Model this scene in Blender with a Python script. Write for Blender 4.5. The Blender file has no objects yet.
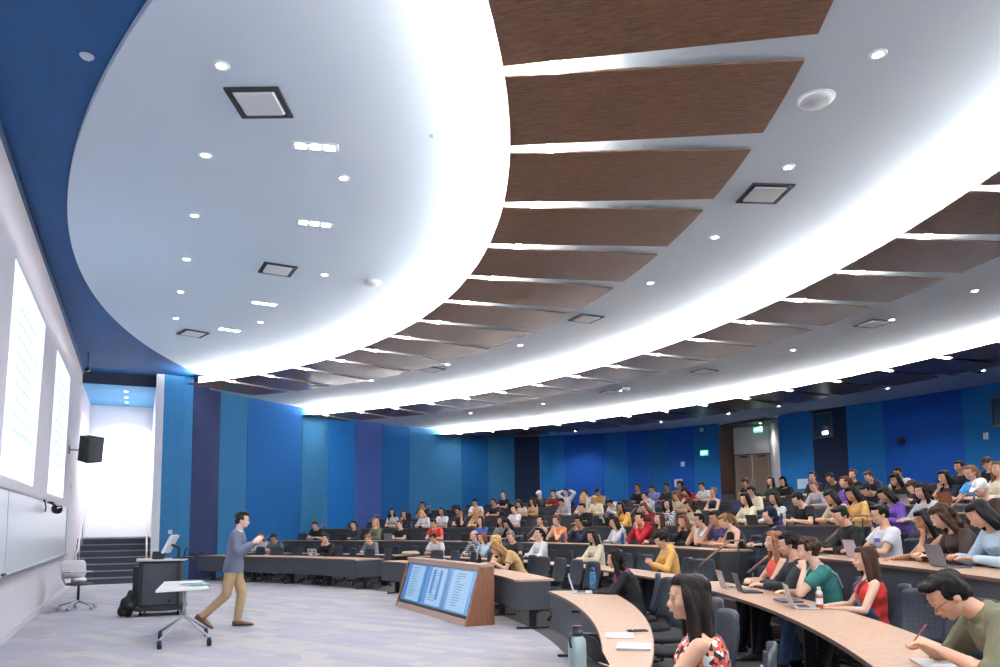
import bpy, bmesh, math, random
import numpy as np
from mathutils import Vector, Matrix
random.seed(7); rng=np.random.RandomState(3)
SC=bpy.context.scene; COL=SC.collection
PI=math.pi; R_=math.radians
def srgb(c):
    c=c/255.0
    return c/12.92 if c<=.04045 else ((c+.055)/1.055)**2.4
def rgb(r,g,b): return (srgb(r),srgb(g),srgb(b),1)
# ---------------------------------------------------------------- camera
def make_camera():
    f,pit,rol,yaw,py=750.2,.0984352,-.0109639,.449169,450.894
    fw=Vector((math.sin(yaw)*math.cos(pit),math.cos(yaw)*math.cos(pit),math.sin(pit)))
    rt=Vector((math.cos(yaw),-math.sin(yaw),0)); up=rt.cross(fw)
    r2=rt*math.cos(rol)+up*math.sin(rol); u2=-rt*math.sin(rol)+up*math.cos(rol)
    cd=bpy.data.cameras.new('camera'); c=bpy.data.objects.new('camera',cd); COL.objects.link(c)
    M=Matrix((( r2.x,u2.x,-fw.x,1.62149),(r2.y,u2.y,-fw.y,0),(r2.z,u2.z,-fw.z,1.55),(0,0,0,1)))
    c.matrix_world=M; cd.sensor_width=36; cd.lens=f/1000*36; cd.shift_y=(py-333.5)/1000; cd.clip_start=.05; cd.clip_end=200
    SC.camera=c
make_camera()
CX,CY=-8.01,13.80
def pol(R,a,z=0):
    t=R_(a); return Vector((CX+R*math.cos(t),CY+R*math.sin(t),z))
# ---------------------------------------------------------------- materials
MATS={}
def mat(name,col,rough=.6,metal=0,spec=.5,noise=None,bump=None,emit=None,aniso=None,alpha=None,trans=None,sheen=0,coat=0):
    if name in MATS: return MATS[name]
    m=bpy.data.materials.new(name); m.use_nodes=True; nt=m.node_tree; b=nt.nodes['Principled BSDF']
    b.inputs['Base Color'].default_value=col; b.inputs['Roughness'].default_value=rough; b.inputs['Metallic'].default_value=metal
    b.inputs['Specular IOR Level'].default_value=spec
    if coat: b.inputs['Coat Weight'].default_value=coat
    if sheen: b.inputs['Sheen Weight'].default_value=sheen
    if trans: b.inputs['Transmission Weight'].default_value=trans
    tc=None
    if noise or bump:
        tc=nt.nodes.new('ShaderNodeTexCoord')
    if noise:
        scale,amt,stretch=noise; mp=nt.nodes.new('ShaderNodeMapping'); mp.inputs['Scale'].default_value=stretch
        nt.links.new(tc.outputs['Object'],mp.inputs['Vector'])
        n=nt.nodes.new('ShaderNodeTexNoise'); n.inputs['Scale'].default_value=scale; n.inputs['Detail'].default_value=4
        nt.links.new(mp.outputs[0],n.inputs['Vector'])
        mr=nt.nodes.new('ShaderNodeMapRange'); mr.inputs['From Min'].default_value=.3; mr.inputs['From Max'].default_value=.7
        mr.inputs['To Min'].default_value=1-amt; mr.inputs['To Max'].default_value=1+amt
        nt.links.new(n.outputs['Fac'],mr.inputs['Value'])
        mx=nt.nodes.new('ShaderNodeVectorMath'); mx.operation='SCALE'; mx.inputs[0].default_value=col[:3]
        nt.links.new(mr.outputs[0],mx.inputs['Scale']); nt.links.new(mx.outputs[0],b.inputs['Base Color'])
    if bump:
        bs,bd=bump; n2=nt.nodes.new('ShaderNodeTexNoise'); n2.inputs['Scale'].default_value=bs; n2.inputs['Detail'].default_value=3
        nt.links.new(tc.outputs['Object'],n2.inputs['Vector']); bp=nt.nodes.new('ShaderNodeBump'); bp.inputs['Strength'].default_value=bd; bp.inputs['Distance'].default_value=.01
        nt.links.new(n2.outputs['Fac'],bp.inputs['Height']); nt.links.new(bp.outputs[0],b.inputs['Normal'])
    if emit:
        b.inputs['Emission Color'].default_value=emit[0]; b.inputs['Emission Strength'].default_value=emit[1]
    MATS[name]=m; return m
def wood(name,c1,c2,sc=(2,30,30),rough=.45,ring=3):
    if name in MATS: return MATS[name]
    m=bpy.data.materials.new(name); m.use_nodes=True; nt=m.node_tree; b=nt.nodes['Principled BSDF']
    tc=nt.nodes.new('ShaderNodeTexCoord'); mp=nt.nodes.new('ShaderNodeMapping'); mp.inputs['Scale'].default_value=sc
    n=nt.nodes.new('ShaderNodeTexNoise'); n.inputs['Scale'].default_value=ring; n.inputs['Detail'].default_value=6; n.inputs['Roughness'].default_value=.65; n.inputs['Distortion'].default_value=.6
    r=nt.nodes.new('ShaderNodeValToRGB'); r.color_ramp.elements[0].position=.32; r.color_ramp.elements[1].position=.68
    r.color_ramp.elements[0].color=c1; r.color_ramp.elements[1].color=c2
    nt.links.new(tc.outputs['Object'],mp.inputs[0]); nt.links.new(mp.outputs[0],n.inputs['Vector']); nt.links.new(n.outputs['Fac'],r.inputs[0]); nt.links.new(r.outputs[0],b.inputs['Base Color'])
    b.inputs['Roughness'].default_value=rough; MATS[name]=m; return m
# ---------------------------------------------------------------- mesh builder
class MB:
    def __init__(s): s.v=[]; s.f=[]; s.m=[]; s.sm=[]
    def add(s,vs,fs,mi=0,smooth=False):
        o=len(s.v); s.v.extend([tuple(v) for v in vs]); s.f.extend([tuple(i+o for i in f) for f in fs]); s.m.extend([mi]*len(fs)); s.sm.extend([smooth]*len(fs)); return s
    def box(s,c,d,rz=0,mi=0,M=None,bev=0):
        hx,hy,hz=d[0]/2,d[1]/2,d[2]/2
        if bev:
            b=min(bev,hx*.9,hy*.9,hz*.9)
            pts=[];rings=[]
            for (z,i) in ((-hz,b),(-hz+b,0),(hz-b,0),(hz,b)):
                x,y=hx-i,hy-i; k=b if i==0 else b
                rings.append([(-x+k,-y,z),(x-k,-y,z),(x,-y+k,z),(x,y-k,z),(x-k,y,z),(-x+k,y,z),(-x,y-k,z),(-x,-y+k,z)])
            vs=[p for r in rings for p in r]; fs=[tuple(range(7,-1,-1)),tuple(range(24,32))]
            for r in range(3):
                for j in range(8): a=r*8+j; b2=r*8+(j+1)%8; fs.append((a,b2,b2+8,a+8))
        else:
            vs=[(x,y,z) for z in(-hz,hz) for (x,y) in((-hx,-hy),(hx,-hy),(hx,hy),(-hx,hy))]
            fs=[(3,2,1,0),(4,5,6,7),(0,1,5,4),(1,2,6,5),(2,3,7,6),(3,0,4,7)]
        m=Matrix.Translation(Vector(c))@Matrix.Rotation(rz,4,'Z')
        if M is not None: m=m@M
        return s.add([m@Vector(v) for v in vs],fs,mi)
    def prism(s,poly,z0,z1,mi=0):
        n=len(poly); vs=[(x,y,z0) for x,y in poly]+[(x,y,z1) for x,y in poly]
        fs=[tuple(range(n-1,-1,-1)),tuple(range(n,2*n))]+[(i,(i+1)%n,(i+1)%n+n,i+n) for i in range(n)]
        return s.add(vs,fs,mi)
    def hull8(s,b,t,mi=0):   # 4 bottom + 4 top points
        return s.add(list(b)+list(t),[(3,2,1,0),(4,5,6,7),(0,1,5,4),(1,2,6,5),(2,3,7,6),(3,0,4,7)],mi)
    def arc(s,r0,r1,a0,a1,z0,z1,n=24,mi=0,zo=0):
        vs=[];fs=[]; R0,R1=r0,r1
        for i in range(n+1):
            a=a0+(a1-a0)*i/n; r0=R0(a) if callable(R0) else R0; r1=R1(a) if callable(R1) else R1
            for r,z in ((r0,z0),(r1,z0+zo),(r1,z1+zo),(r0,z1)): vs.append(pol(r,a,z))
        for i in range(n):
            for j in range(4): k=i*4+j; l=i*4+(j+1)%4; fs.append((k,l,l+4,k+4))
        fs.append((0,1,2,3)); fs.append(tuple(n*4+j for j in (3,2,1,0)))
        return s.add(vs,fs,mi)
    def tube(s,pts,r,n=8,mi=0,cap=True,sq=None):
        pts=[Vector(p) for p in pts]; rs=r if isinstance(r,(list,tuple)) else [r]*len(pts)
        vs=[];fs=[];up=Vector((0,0,1)); prev=None
        for i,p in enumerate(pts):
            d=(pts[min(i+1,len(pts)-1)]-pts[max(i-1,0)]).normalized()
            if prev is None:
                a=d.cross(up); 
                if a.length<.05: a=d.cross(Vector((1,0,0)))
            else: a=prev-d*prev.dot(d)
            a.normalize(); prev=a; b=d.cross(a)
            for k in range(n):
                t=2*PI*(k+.5)/n; e=sq or 1
                vs.append(p+a*math.cos(t)*rs[i]+b*math.sin(t)*rs[i]*e)
        for i in range(len(pts)-1):
            for k in range(n): fs.append((i*n+k,i*n+(k+1)%n,(i+1)*n+(k+1)%n,(i+1)*n+k))
        if cap: fs.append(tuple(range(n-1,-1,-1))); fs.append(tuple((len(pts)-1)*n+k for k in range(n)))
        return s.add(vs,fs,mi,n>5)
    def lathe(s,prof,c=(0,0,0),n=16,mi=0,M=None,smooth=True,cap=True):
        vs=[];fs=[];m=Matrix.Translation(Vector(c))
        if M is not None: m=m@M
        for r,z in prof:
            for k in range(n): t=2*PI*k/n; vs.append(m@Vector((r*math.cos(t),r*math.sin(t),z)))
        for i in range(len(prof)-1):
            for k in range(n): fs.append((i*n+k,i*n+(k+1)%n,(i+1)*n+(k+1)%n,(i+1)*n+k))
        if cap: fs.append(tuple(range(n-1,-1,-1))); fs.append(tuple((len(prof)-1)*n+k for k in range(n)))
        return s.add(vs,fs,mi,smooth)
    def ell(s,c,r,M=None,nu=14,nv=9,mi=0):
        vs=[];fs=[];m=Matrix.Translation(Vector(c))
        if M is not None: m=m@M
        for j in range(nv+1):
            p=PI*j/nv
            for k in range(nu): t=2*PI*k/nu; vs.append(m@Vector((r[0]*math.sin(p)*math.cos(t),r[1]*math.sin(p)*math.sin(t),-r[2]*math.cos(p))))
        for j in range(nv):
            for k in range(nu):
                a=j*nu+k;b=j*nu+(k+1)%nu; fs.append((a,b,b+nu,a+nu))
        return s.add(vs,fs,mi,True)
    def quad(s,a,b,c,d,mi=0): return s.add([a,b,c,d],[(0,1,2,3)],mi)
    def mesh(s,name,mats):
        me=bpy.data.meshes.new(name); me.from_pydata([tuple(v) for v in s.v],[],s.f)
        for m in (mats if isinstance(mats,(list,tuple)) else [mats]): me.materials.append(m)
        me.polygons.foreach_set('material_index',s.m); me.polygons.foreach_set('use_smooth',s.sm)
        bm=bmesh.new(); bm.from_mesh(me); bmesh.ops.remove_doubles(bm,verts=bm.verts,dist=1e-5); bmesh.ops.recalc_face_normals(bm,faces=bm.faces); bm.to_mesh(me); bm.free()
        return me
def tag(o,label=None,cat=None,group=None,kind=None):
    if label: o['label']=label
    if cat: o['category']=cat
    if group: o['group']=group
    if kind: o['kind']=kind
    return o
def thing(name,label,cat,loc=(0,0,0),rz=0,group=None):
    o=bpy.data.objects.new(name,None); COL.objects.link(o); o.location=loc; o.rotation_euler=(0,0,rz); o.empty_display_size=.1
    return tag(o,label,cat,group)
def obj(name,me,parent=None,label=None,mats=None,world=False):
    """me: MB or mesh"""
    if isinstance(me,MB):
        if world and parent is not None:
            L=Matrix.Translation(parent.location)@Matrix.Rotation(parent.rotation_euler.z,4,'Z'); Li=L.inverted()
            me.v=[tuple(Li@Vector(v)) for v in me.v]
        me=me.mesh(name,mats)
    o=bpy.data.objects.new(name,me); COL.objects.link(o)
    if parent is not None: o.parent=parent
    if label: o['label']=label
    return o
def struct(name,mb,mats): 
    o=obj(name,mb,None,None,mats); o['kind']='structure'; return o
def single(name,mb,mats,label,cat,loc,rz=0,group=None):
    """one-mesh thing, mb in local coordinates of loc"""
    o=bpy.data.objects.new(name,mb.mesh(name,mats)); COL.objects.link(o); o.location=loc; o.rotation_euler=(0,0,rz)
    return tag(o,label,cat,group)
def copy_tree(o,loc=None,rz=None,label=None,parent=None,group=None):
    c=o.copy(); COL.objects.link(c)
    if parent is not None: c.parent=parent
    if loc is not None: c.location=loc
    if rz is not None: c.rotation_euler=(0,0,rz)
    if label: c['label']=label
    if group: c['group']=group
    for ch in list(o.children): copy_tree(ch,parent=c)
    return c
ORD=['first','second','third','fourth','fifth','sixth','seventh','eighth','ninth','tenth','eleventh','twelfth','thirteenth','fourteenth','fifteenth','sixteenth','seventeenth','eighteenth','nineteenth','twentieth']
LED,WORLD,EXPO,DLP,TRP,ALC,SCRN=275,.95,1.04,55,45,240,.47
# ================================================================ SHELL
M_white=mat('white_paint',rgb(228,228,234),.7)
M_wallw=mat('warm_white_wall',rgb(208,203,210),.75,noise=(1.5,.015,(1,1,1)))
M_cloud=mat('ceiling_white_ambient_tint',rgb(208,225,240),.8)  # white ceiling; the pale blue puts cool ambient light into its colour
M_blue_ceil=mat('blue_ceiling',rgb(10,78,134),.7,noise=(6,.1,(1,.15,1)),bump=(60,.1))
M_led=mat('led_strip',(1,1,1,1),.5,emit=((1,.965,.93,1),LED))
M_dark=mat('dark_grey',rgb(40,42,48),.6)
# ceilings: stepped rings round the podium axis
def ringplane(name,r0,r1,z,a0=-62,a1=62,mi=M_cloud,th=.06,n=72):
    struct(name,MB().arc(r0,r1,a0,a1,z,z+th,n),[mi])
# blue ceiling with the lens-shaped hole covered by the cloud underneath
mb=MB(); mb.prism([(-.1,-6),(7.5,-6),(7.5,30),(-.1,30)],6.27,6.33); 
# lens cloud: left arc centre (22.1,13.55) r 21.6 ; right arc R 15.4
cl=[]
for i in range(61):
    y=3.6+ (24.6-3.6)*i/60
    cl.append((22.1-math.sqrt(21.6**2-(y-13.63)**2),y))
cr=[]
for i in range(61):
    y=24.6-(24.6-3.6)*i/60
    cr.append((CX+math.sqrt(15.4**2-(y-13.8)**2),y))
lens=[p for p,q in zip(cl,reversed(cr)) if q[0]>p[0]+.02]; y0,y1=lens[0][1],lens[-1][1]
lens+= [p for p in cr if y0-.01<=p[1]<=y1+.01]
struct('ceiling',MB().prism(lens,6.17,6.25),[M_cloud])
struct('ceiling',mb,[M_blue_ceil])
# outer white ceiling rings, each one step lower (with the vertical step face)
def ring(r0,r1,z,zstep,a1,dn):
    m=MB(); m.arc(r0,r0+1,-62,a1,z,z+.05,96); m.arc(r0+1,r1,-62,46,z,z+.05,96)
    m.arc(r0-.03,r0,-62,a1,z-dn,zstep,96)
    struct('ceiling',m,[M_cloud])
ring(15.4,21.2,5.98,6.17,43.4,0); ring(21.2,27.7,5.78,5.98,44,0); ring(27.7,36,5.62,5.78,44,.09)  # outermost step face lengthened to keep cove light off the wall
# outside cap above
for r,z in ((15.37,5.874),(21.17,5.69),(27.67,5.537)):
    mb=MB(); mb.arc(r-.115,r-.035,-50,43.2,z+.002,z+.007,96)
    struct('cove_light',mb,[M_led])
# wood panels
M_wood_p=wood('walnut_ceiling',rgb(88,62,48),rgb(144,110,86),(3,26,26),.34,2.2)
def of(a): return .42*(max(0,-a-16)/15.6)**1.3
def panel_rings():
    spec=[(14.82,17.68,5.83,5.93,-31.6,5.77,2.65,'inner ring'),(20.63,22.85,5.66,5.70,-19.35,4.32,1.42,'middle ring'),(27.14,29.75,5.505,5.53,-8.1,3.4,1.45,'outer ring')]
    for k,(r0,r1,z0,z1,g0,st,_,nm) in enumerate(spec):
        lo=int((-48-g0)//st)+1; lst=[]
        a=g0+lo*st
        while a<42.5-(.5 if k==2 else 0):
            lst.append((a,min(a+st,43.6))); a+=st
        gap0,gap1=((.165,.40),(.14,.36),(.13,.40))[k]
        seen=[p for p in lst]
        n=len(seen)
        for i,(a,b) in enumerate(seen):
            da0=math.degrees(gap0/2/r0); da1=math.degrees(gap1/2/r1)
            if b-a<1.5: continue
            m=MB(); V=[];N=8;F=[]
            for s_,zz in ((0,0),(1,.02)):
                for j in range(N+1):
                    t=j/N
                    for w in range(5):
                        u=w/4
                        rr=r0+(r1-r0)*t; aa=(a+da0+(b-a-2*da0)*u)*(1-t)+(a+of(a)+da1+(b+of(b)-a-of(a)-2*da1)*u)*t
                        zz2=z0+(z1-z0)*t+ .0*math.sin(t*PI)
                        V.append(pol(rr,aa,zz2+zz))
            W=5; S=(N+1)*W
            for j in range(N):
                for w in range(W-1):
                    p=j*W+w; F.append((p,p+1,p+1+W,p+W)); F.append((p+S,p+W+S,p+1+W+S,p+1+S))
            for j in range(N): 
                for w in (0,W-1): p=j*W+w; F.append((p,p+W,p+W+S,p+S))
            for w in range(W-1):
                for j in (0,N): p=j*W+w; F.append((p,p+1,p+1+S,p+S))
            base=pol((r0+r1)/2,(a+b)/2,z0); rz=R_((a+b)/2); Mi=(Matrix.Translation(base)@Matrix.Rotation(rz,4,'Z')).inverted()
            m.add([Mi@v for v in V],F)
            idx=n-1-i
            lab='brown wood ceiling panel, %s, %s counted outward from the left wall end'%(nm,ORD[idx] if idx<20 else 'last')
            single('ceiling_baffle',m,[M_wood_p],lab,'ceiling baffle',base,rz,group='wood ceiling panels of the '+nm)['kind']='thing'
panel_rings()
# floor of the stage: carpet tiles
def floor_mat():
    m=bpy.data.materials.new('carpet_tiles'); m.use_nodes=True; nt=m.node_tree; b=nt.nodes['Principled BSDF']; L=nt.links
    tc=nt.nodes.new('ShaderNodeTexCoord'); mp=nt.nodes.new('ShaderNodeMapping'); mp.inputs['Rotation'].default_value=(0,0,R_(62))
    L.new(tc.outputs['Object'],mp.inputs[0])
    br=nt.nodes.new('ShaderNodeTexBrick'); br.offset=.37; br.inputs['Scale'].default_value=1; br.inputs['Brick Width'].default_value=1.0; br.inputs['Row Height'].default_value=.25; br.inputs['Mortar Size'].default_value=0
    br.inputs['Color1'].default_value=(0,0,0,1); br.inputs['Color2'].default_value=(1,1,1,1); br.inputs['Bias'].default_value=0
    L.new(mp.outputs[0],br.inputs['Vector'])
    wv=nt.nodes.new('ShaderNodeTexNoise'); wv.inputs['Scale'].default_value=.35; wv.inputs['Detail'].default_value=1; L.new(mp.outputs[0],wv.inputs['Vector'])
    ad=nt.nodes.new('ShaderNodeMath'); ad.operation='MULTIPLY_ADD'; L.new(br.outputs['Color'],ad.inputs[0]); ad.inputs[1].default_value=.35; 
    L.new(wv.outputs['Fac'],ad.inputs[2])
    r=nt.nodes.new('ShaderNodeValToRGB'); r.color_ramp.interpolation='CONSTANT'; e=r.color_ramp.elements
    e[0].position=0; e[0].color=rgb(151,150,162)
    e[1].position=.52; e[1].color=rgb(157,155,166)
    x=e.new(.66); x.color=rgb(167,163,164)
    x=e.new(.78); x.color=rgb(153,151,162)
    L.new(ad.outputs[0],r.inputs[0])
    mp2=nt.nodes.new('ShaderNodeMapping'); mp2.inputs['Rotation'].default_value=(0,0,R_(62)); mp2.inputs['Scale'].default_value=(2,60,1); L.new(tc.outputs['Object'],mp2.inputs[0])
    n=nt.nodes.new('ShaderNodeTexNoise'); n.inputs['Scale'].default_value=1.6; n.inputs['Detail'].default_value=3; L.new(mp2.outputs[0],n.inputs['Vector'])
    mr=nt.nodes.new('ShaderNodeMapRange'); mr.inputs['From Min'].default_value=.3; mr.inputs['From Max'].default_value=.7; mr.inputs['To Min'].default_value=.9; mr.inputs['To Max'].default_value=1.08; L.new(n.outputs['Fac'],mr.inputs[0])
    vm=nt.nodes.new('ShaderNodeVectorMath'); vm.operation='SCALE'; L.new(r.outputs[0],vm.inputs[0]); L.new(mr.outputs[0],vm.inputs['Scale']); L.new(vm.outputs[0],b.inputs['Base Color'])
    b.inputs['Roughness'].default_value=.85; return m
M_floor=floor_mat()
M_tier=mat('dark_tier_carpet',rgb(52,47,50),.7,noise=(3,.15,(1,1,1)))
pts=[(CX+15.45*math.cos(R_(a)),CY+15.45*math.sin(R_(a))) for a in range(58,-59,-2)]
struct('floor',MB().prism([(-.05,29.5),(.3,29.5)]+[(2.05,29.5),(2.05,25)]+[p for p in pts if p[0]>0 and p[1]<24.95]+[(1.0,-5),(-.05,-5)],-.1,0),[M_floor])
TIER=[(18.5,.36),(20.7,.74),(22.9,1.09),(25.1,1.44),(27.3,1.82),(29.9,2.2)]
mb=MB(); mb.arc(15.45,18.5,-62,60,-.1,.0,80)
for i,(r,z) in enumerate(TIER):
    r1=TIER[i+1][0] if i+1<len(TIER) else 36
    mb.arc(r,r1,-62,60,-.1,z,80)
struct('floor',mb,[M_tier])
# aisle half-steps
M_nose=mat('step_nosing',rgb(120,118,118),.5)
for (a0,a1) in ((10.9,14.8),(-19.8,-14.0)):
    mb=MB()
    for i,(r,z) in enumerate(TIER[:5]):
        z0=TIER[i-1][1] if i else 0
        mb.arc(r-.35,r,a0,a1,z0,(z0+z)/2,4)
    struct('floor',mb,[M_tier])
# ---- stage wall (left): white with whiteboard
struct('wall_left',MB().box((-.1,12,3.2),(.2,35,6.4)),[M_wallw])
struct('baseboard_left',MB().box((.008,9.5,.05),(.016,29,.1)),[mat('light_base',rgb(200,200,208),.5)])
struct('trim_1',MB().box((.02,12,6.235),(.05,29,.07)),[mat('slate_trim',rgb(70,100,140),.6)])
# alcove with stairs
M_soffit=mat('navy_soffit',rgb(18,32,58),.6)
struct('ceiling',MB().box((1,27.45,5.93),(2.1,4.3,.06)),[mat('alcove_blue',rgb(90,160,205),.7)])
struct('trim_2',MB().box((1.0,25.33,6.11),(2.1,.12,.40)),[M_soffit])
struct('wall_alcove',MB().box((1,29.7,3),(2.4,.15,6.2)),[M_white])
struct('pillar',MB().box((2.11,27.25,3.13),(.22,4.7,6.28)),[M_white])
M_step=mat('stair_carpet',rgb(62,66,76),.85,noise=(8,.1,(1,1,1)))
M_stepn=mat('stair_nosing',rgb(128,132,142),.5)
mb=MB()
NS=7
for i in range(NS):
    y=24.25+i*.3; mb.box((1.0,(y+29.6)/2,(i+.5)*1.28/NS),(2.0,29.6-y,1.28/NS),mi=0)
    mb.box((1.0,y+.0,(i+1)*1.28/NS-.012),(2.0,.03,.03),mi=1)
stairs=obj('stairs',mb,None,None,[M_step,M_stepn]); stairs['kind']='structure'
# ---- curved striped wall
WP=[(2.2,24.9),(3.2,25.15),(4.84,26.46),(7.3,28.2),(10.4,29.8),(13.4,30.8),(15.6,31.1),(17.6,30.7),(19.2,29.6),(20.3,28.3),(21.43,26.87),(22.37,25.3),(23,23.8),(23.6,21.5),(24.05,18.9),(24.5,15.93),(24.6,13.4),(24.4,10),(23.6,6),(22,1),(20,-3)]
def catmull(P,n=12):
    P=np.array(P,float); Q=np.vstack([2*P[0]-P[1],P,2*P[-1]-P[-2]]); out=[]
    for i in range(1,len(Q)-2):
        a,b,c,d=Q[i-1:i+3]
        for t in np.arange(n)/n: out.append(.5*((2*b)+(-a+c)*t+(2*a-5*b+4*c-d)*t*t+(-a+3*b-3*c+d)*t**3))
    out.append(P[-1]); return np.array(out)
WS=catmull(WP); WL=np.concatenate([[0],np.cumsum(np.hypot(*np.diff(WS,axis=0).T))])
def wpt(l): return np.array([np.interp(l,WL,WS[:,0]),np.interp(l,WL,WS[:,1])])
def wframe(l):
    p=wpt(l); t=wpt(l+.1)-wpt(l-.1); t/=np.hypot(*t); n=np.array([t[1],-t[0]])   # n points into the room
    if n@(np.array([5,13])-p)<0: n=-n
    return Vector((p[0],p[1],0)),Vector((t[0],t[1],0)),Vector((n[0],n[1],0))
def fabric(name,c):
    m=mat(name,rgb(*c),.85,noise=(30,.10,(1,1,.25)),bump=(220,.25)); return m
FT=fabric('fabric_teal',(42,112,160)); FN=fabric('fabric_navy',(16,34,66)); FB=fabric('fabric_blue',(4,92,158)); FB2=fabric('fabric_bright_blue',(6,108,186)); FV=fabric('fabric_violet',(62,88,162)); FP=fabric('fabric_plum',(24,34,76)); FD=fabric('fabric_deep_blue',(3,82,178)); FA=fabric('fabric_azure',(14,106,178))
STR=[(0,FT),(.9,FP),(1.97,FT),(3.19,FB),(5.80,FT),(7.11,FB2),(8.47,FV),(9.9,FB),(11.31,FT),(14.12,FB),(15.43,FT),(16.7,FN),(17.87,FA),(18.99,FD),(20.93,FA),(21.94,FD),(22.9,FB),(23.89,FD),(24.97,FA),(26.15,None),(28.8,FA),(30.2,FN),(31.53,FA),(32.84,FD),(35.42,FA),(37.2,FD),(39.5,FA),(41.5,FN),(43,FD),(WL[-1],None)]
mb=MB(); ml=[FT,FP,FB,FB2,FV,FN,FA,FD]
for (l0,m_),(l1,_) in zip(STR[:-1],STR[1:]):
    if m_ is None: continue
    n=max(2,int((l1-l0)/.3)); e=.006
    ls=[l0+e+(l1-l0-2*e)*i/n for i in range(n+1)]; V=[];F=[]
    for l in ls:
        p,t,nn=wframe(l); q=p-nn*.12
        for (a,z) in ((p,-.1),(p,6.3),(q,6.3),(q,-.1)): V.append((a.x,a.y,z))
    for i in range(n):
        for j in range(4): k=i*4+j; kk=i*4+(j+1)%4; F.append((k,kk,kk+4,k+4))
    F.append((0,1,2,3)); F.append(tuple(n*4+j for j in (3,2,1,0)))
    mb.add(V,F,ml.index(m_))
    # head over the door opening
struct('wall_back',mb,ml)
# recessed doorway
A=wpt(26.15);B_=wpt(28.8); nn=np.array([.9697,.2443]); Cc=A+nn*1.05; D=np.array([24.85,22.75])
M_walnut=wood('walnut_jamb',rgb(60,42,34),rgb(88,64,52),(30,30,3),.5,2)
M_doorw=mat('door_tan',rgb(150,126,104),.5,noise=(10,.05,(8,8,.6)))
def vquad(mb,a,b,z0,z1,th=.06,mi=0):
    a=np.array(a,float);b=np.array(b,float); t=b-a; t/=np.hypot(*t); n=np.array([-t[1],t[0]])*th
    if n@(np.array([5,13])-a)>0: n=-n
    mb.prism([tuple(a),tuple(b),tuple(b+n),tuple(a+n)],z0,z1,mi); return mb
struct('wall_doorway',vquad(vquad(MB(),A,Cc,2.2,5.7,.06,0),A,B_,5.55,5.7,.05,2).add([],[]) if False else vquad(MB(),A,Cc,2.2,5.5),[M_walnut])
mb=MB(); vquad(mb,Cc,D,4.34,5.5); vquad(mb,D,B_,2.2,5.5)
struct('wall_doorway',mb,[M_wallw])
struct('ceiling',MB().prism([tuple(A),tuple(Cc),tuple(D),tuple(B_)],5.5,5.56),[mat('grey_soffit',rgb(96,94,98),.7)])
# double door
dl=np.hypot(*(D-Cc)); dt=(D-Cc)/dl; dn=np.array([dt[1],-dt[0]]); 
if dn@(np.array([5,13])-Cc)<0: dn=-dn
dz=math.atan2(dt[1],dt[0]); floorz=2.2
base=Vector((Cc[0],Cc[1],floorz)); 
door=bpy.data.objects.new('door_1',None); COL.objects.link(door); door.location=base; door.rotation_euler=(0,0,dz); door['kind']='structure'
sgn=1 if (dn@np.array([-dt[1],dt[0]]))>0 else -1
H_=2.12
for i in range(2):
    w=dl/2-.05; x0=.05+i*(w); lf=obj('door_leaf',MB().box((x0+w/2,sgn*.0,H_/2),(w-.012,.045,H_-.01)),door,None,[M_doorw])
    obj('door_handle',MB().box((x0+(w-.07 if i==0 else .07),sgn*.05,1.0),(.025,.03,.28)),lf,None,[mat('steel',rgb(150,150,150),.3,1)])
obj('door_frame',MB().box((dl/2,0,H_+.025),(dl,.1,.05)).box((.02,0,H_/2),(.04,.1,H_)).box((dl-.02,0,H_/2),(.04,.1,H_)),door,None,[mat('door_frame_brown',rgb(88,72,62),.5)])
obj('door_closer',MB().box((dl*.8,sgn*.08,H_-.07),(.3,.07,.06)).box((dl*.28,sgn*.08,H_-.07),(.3,.07,.06)),door,None,[M_dark])
# world: added bluish ambient fill, entering through the unbuilt side behind the camera
w=bpy.data.worlds.new('world'); SC.world=w; w.use_nodes=True; bg=w.node_tree.nodes['Background']; bg.inputs[0].default_value=(.55,.78,1,1); bg.inputs[1].default_value=WORLD
SC.view_settings.view_transform='Standard'; SC.view_settings.look='None'; SC.view_settings.gamma=1; SC.view_settings.use_curve_mapping=False; SC.view_settings.exposure=EXPO
cy=SC.cycles; cy.max_bounces=6; cy.diffuse_bounces=4; cy.glossy_bounces=2; cy.transmission_bounces=3; cy.sample_clamp_indirect=8; cy.use_denoising=True
try: cy.denoiser='OPENIMAGEDENOISE'
except Exception: pass
cy.use_light_tree=True; cy.caustics_reflective=False; cy.caustics_refractive=False
# ---- ceiling fittings
M_lens=mat('downlight_lens',(1,1,1,1),.4,emit=((1,.97,.92,1),40))
M_ring=mat('downlight_ring',rgb(225,228,232),.4)
def downlight(x,y,z,label,grp,power=20):
    t=thing('downlight',label,'ceiling light',(x,y,z),0,grp)
    obj('trim_ring',MB().lathe([(.047,-.003),(.050,-.012),(.078,-.012),(.084,0)],n=18,cap=False),t,None,[M_ring])
    obj('lens',MB().lathe([(.0,-.006),(.046,-.006),(.046,-.003)],n=18),t,None,[M_lens])
    if power:
        ld=bpy.data.lights.new('lamp','SPOT'); ld.energy=power; ld.spot_size=R_(125); ld.spot_blend=.7; ld.shadow_soft_size=.06; ld.color=(1,.98,.95)
        lo=bpy.data.objects.new('lamp',ld); COL.objects.link(lo); lo.parent=t; lo.location=(0,0,-.03)
    return t
for i in range(7):
    y=[5.6,7.6,9.61,11.61,13.62,15.6,17.66][i]
    downlight(2.23,y,6.17,'round downlight in the white oval, wall-side row, %s from the camera end'%ORD[i] if i else 'round downlight out of frame above the white wall row','downlights along the white wall',DLP*.3)
for i,(x,y) in enumerate([(3.94,9.52),(4.57,13.47),(3.97,17.26)]): downlight(x,y,6.17,'round downlight in white oval ceiling near the triple lights, %s from the camera'%ORD[i],'downlights beside the triple lights',DLP)
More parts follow.
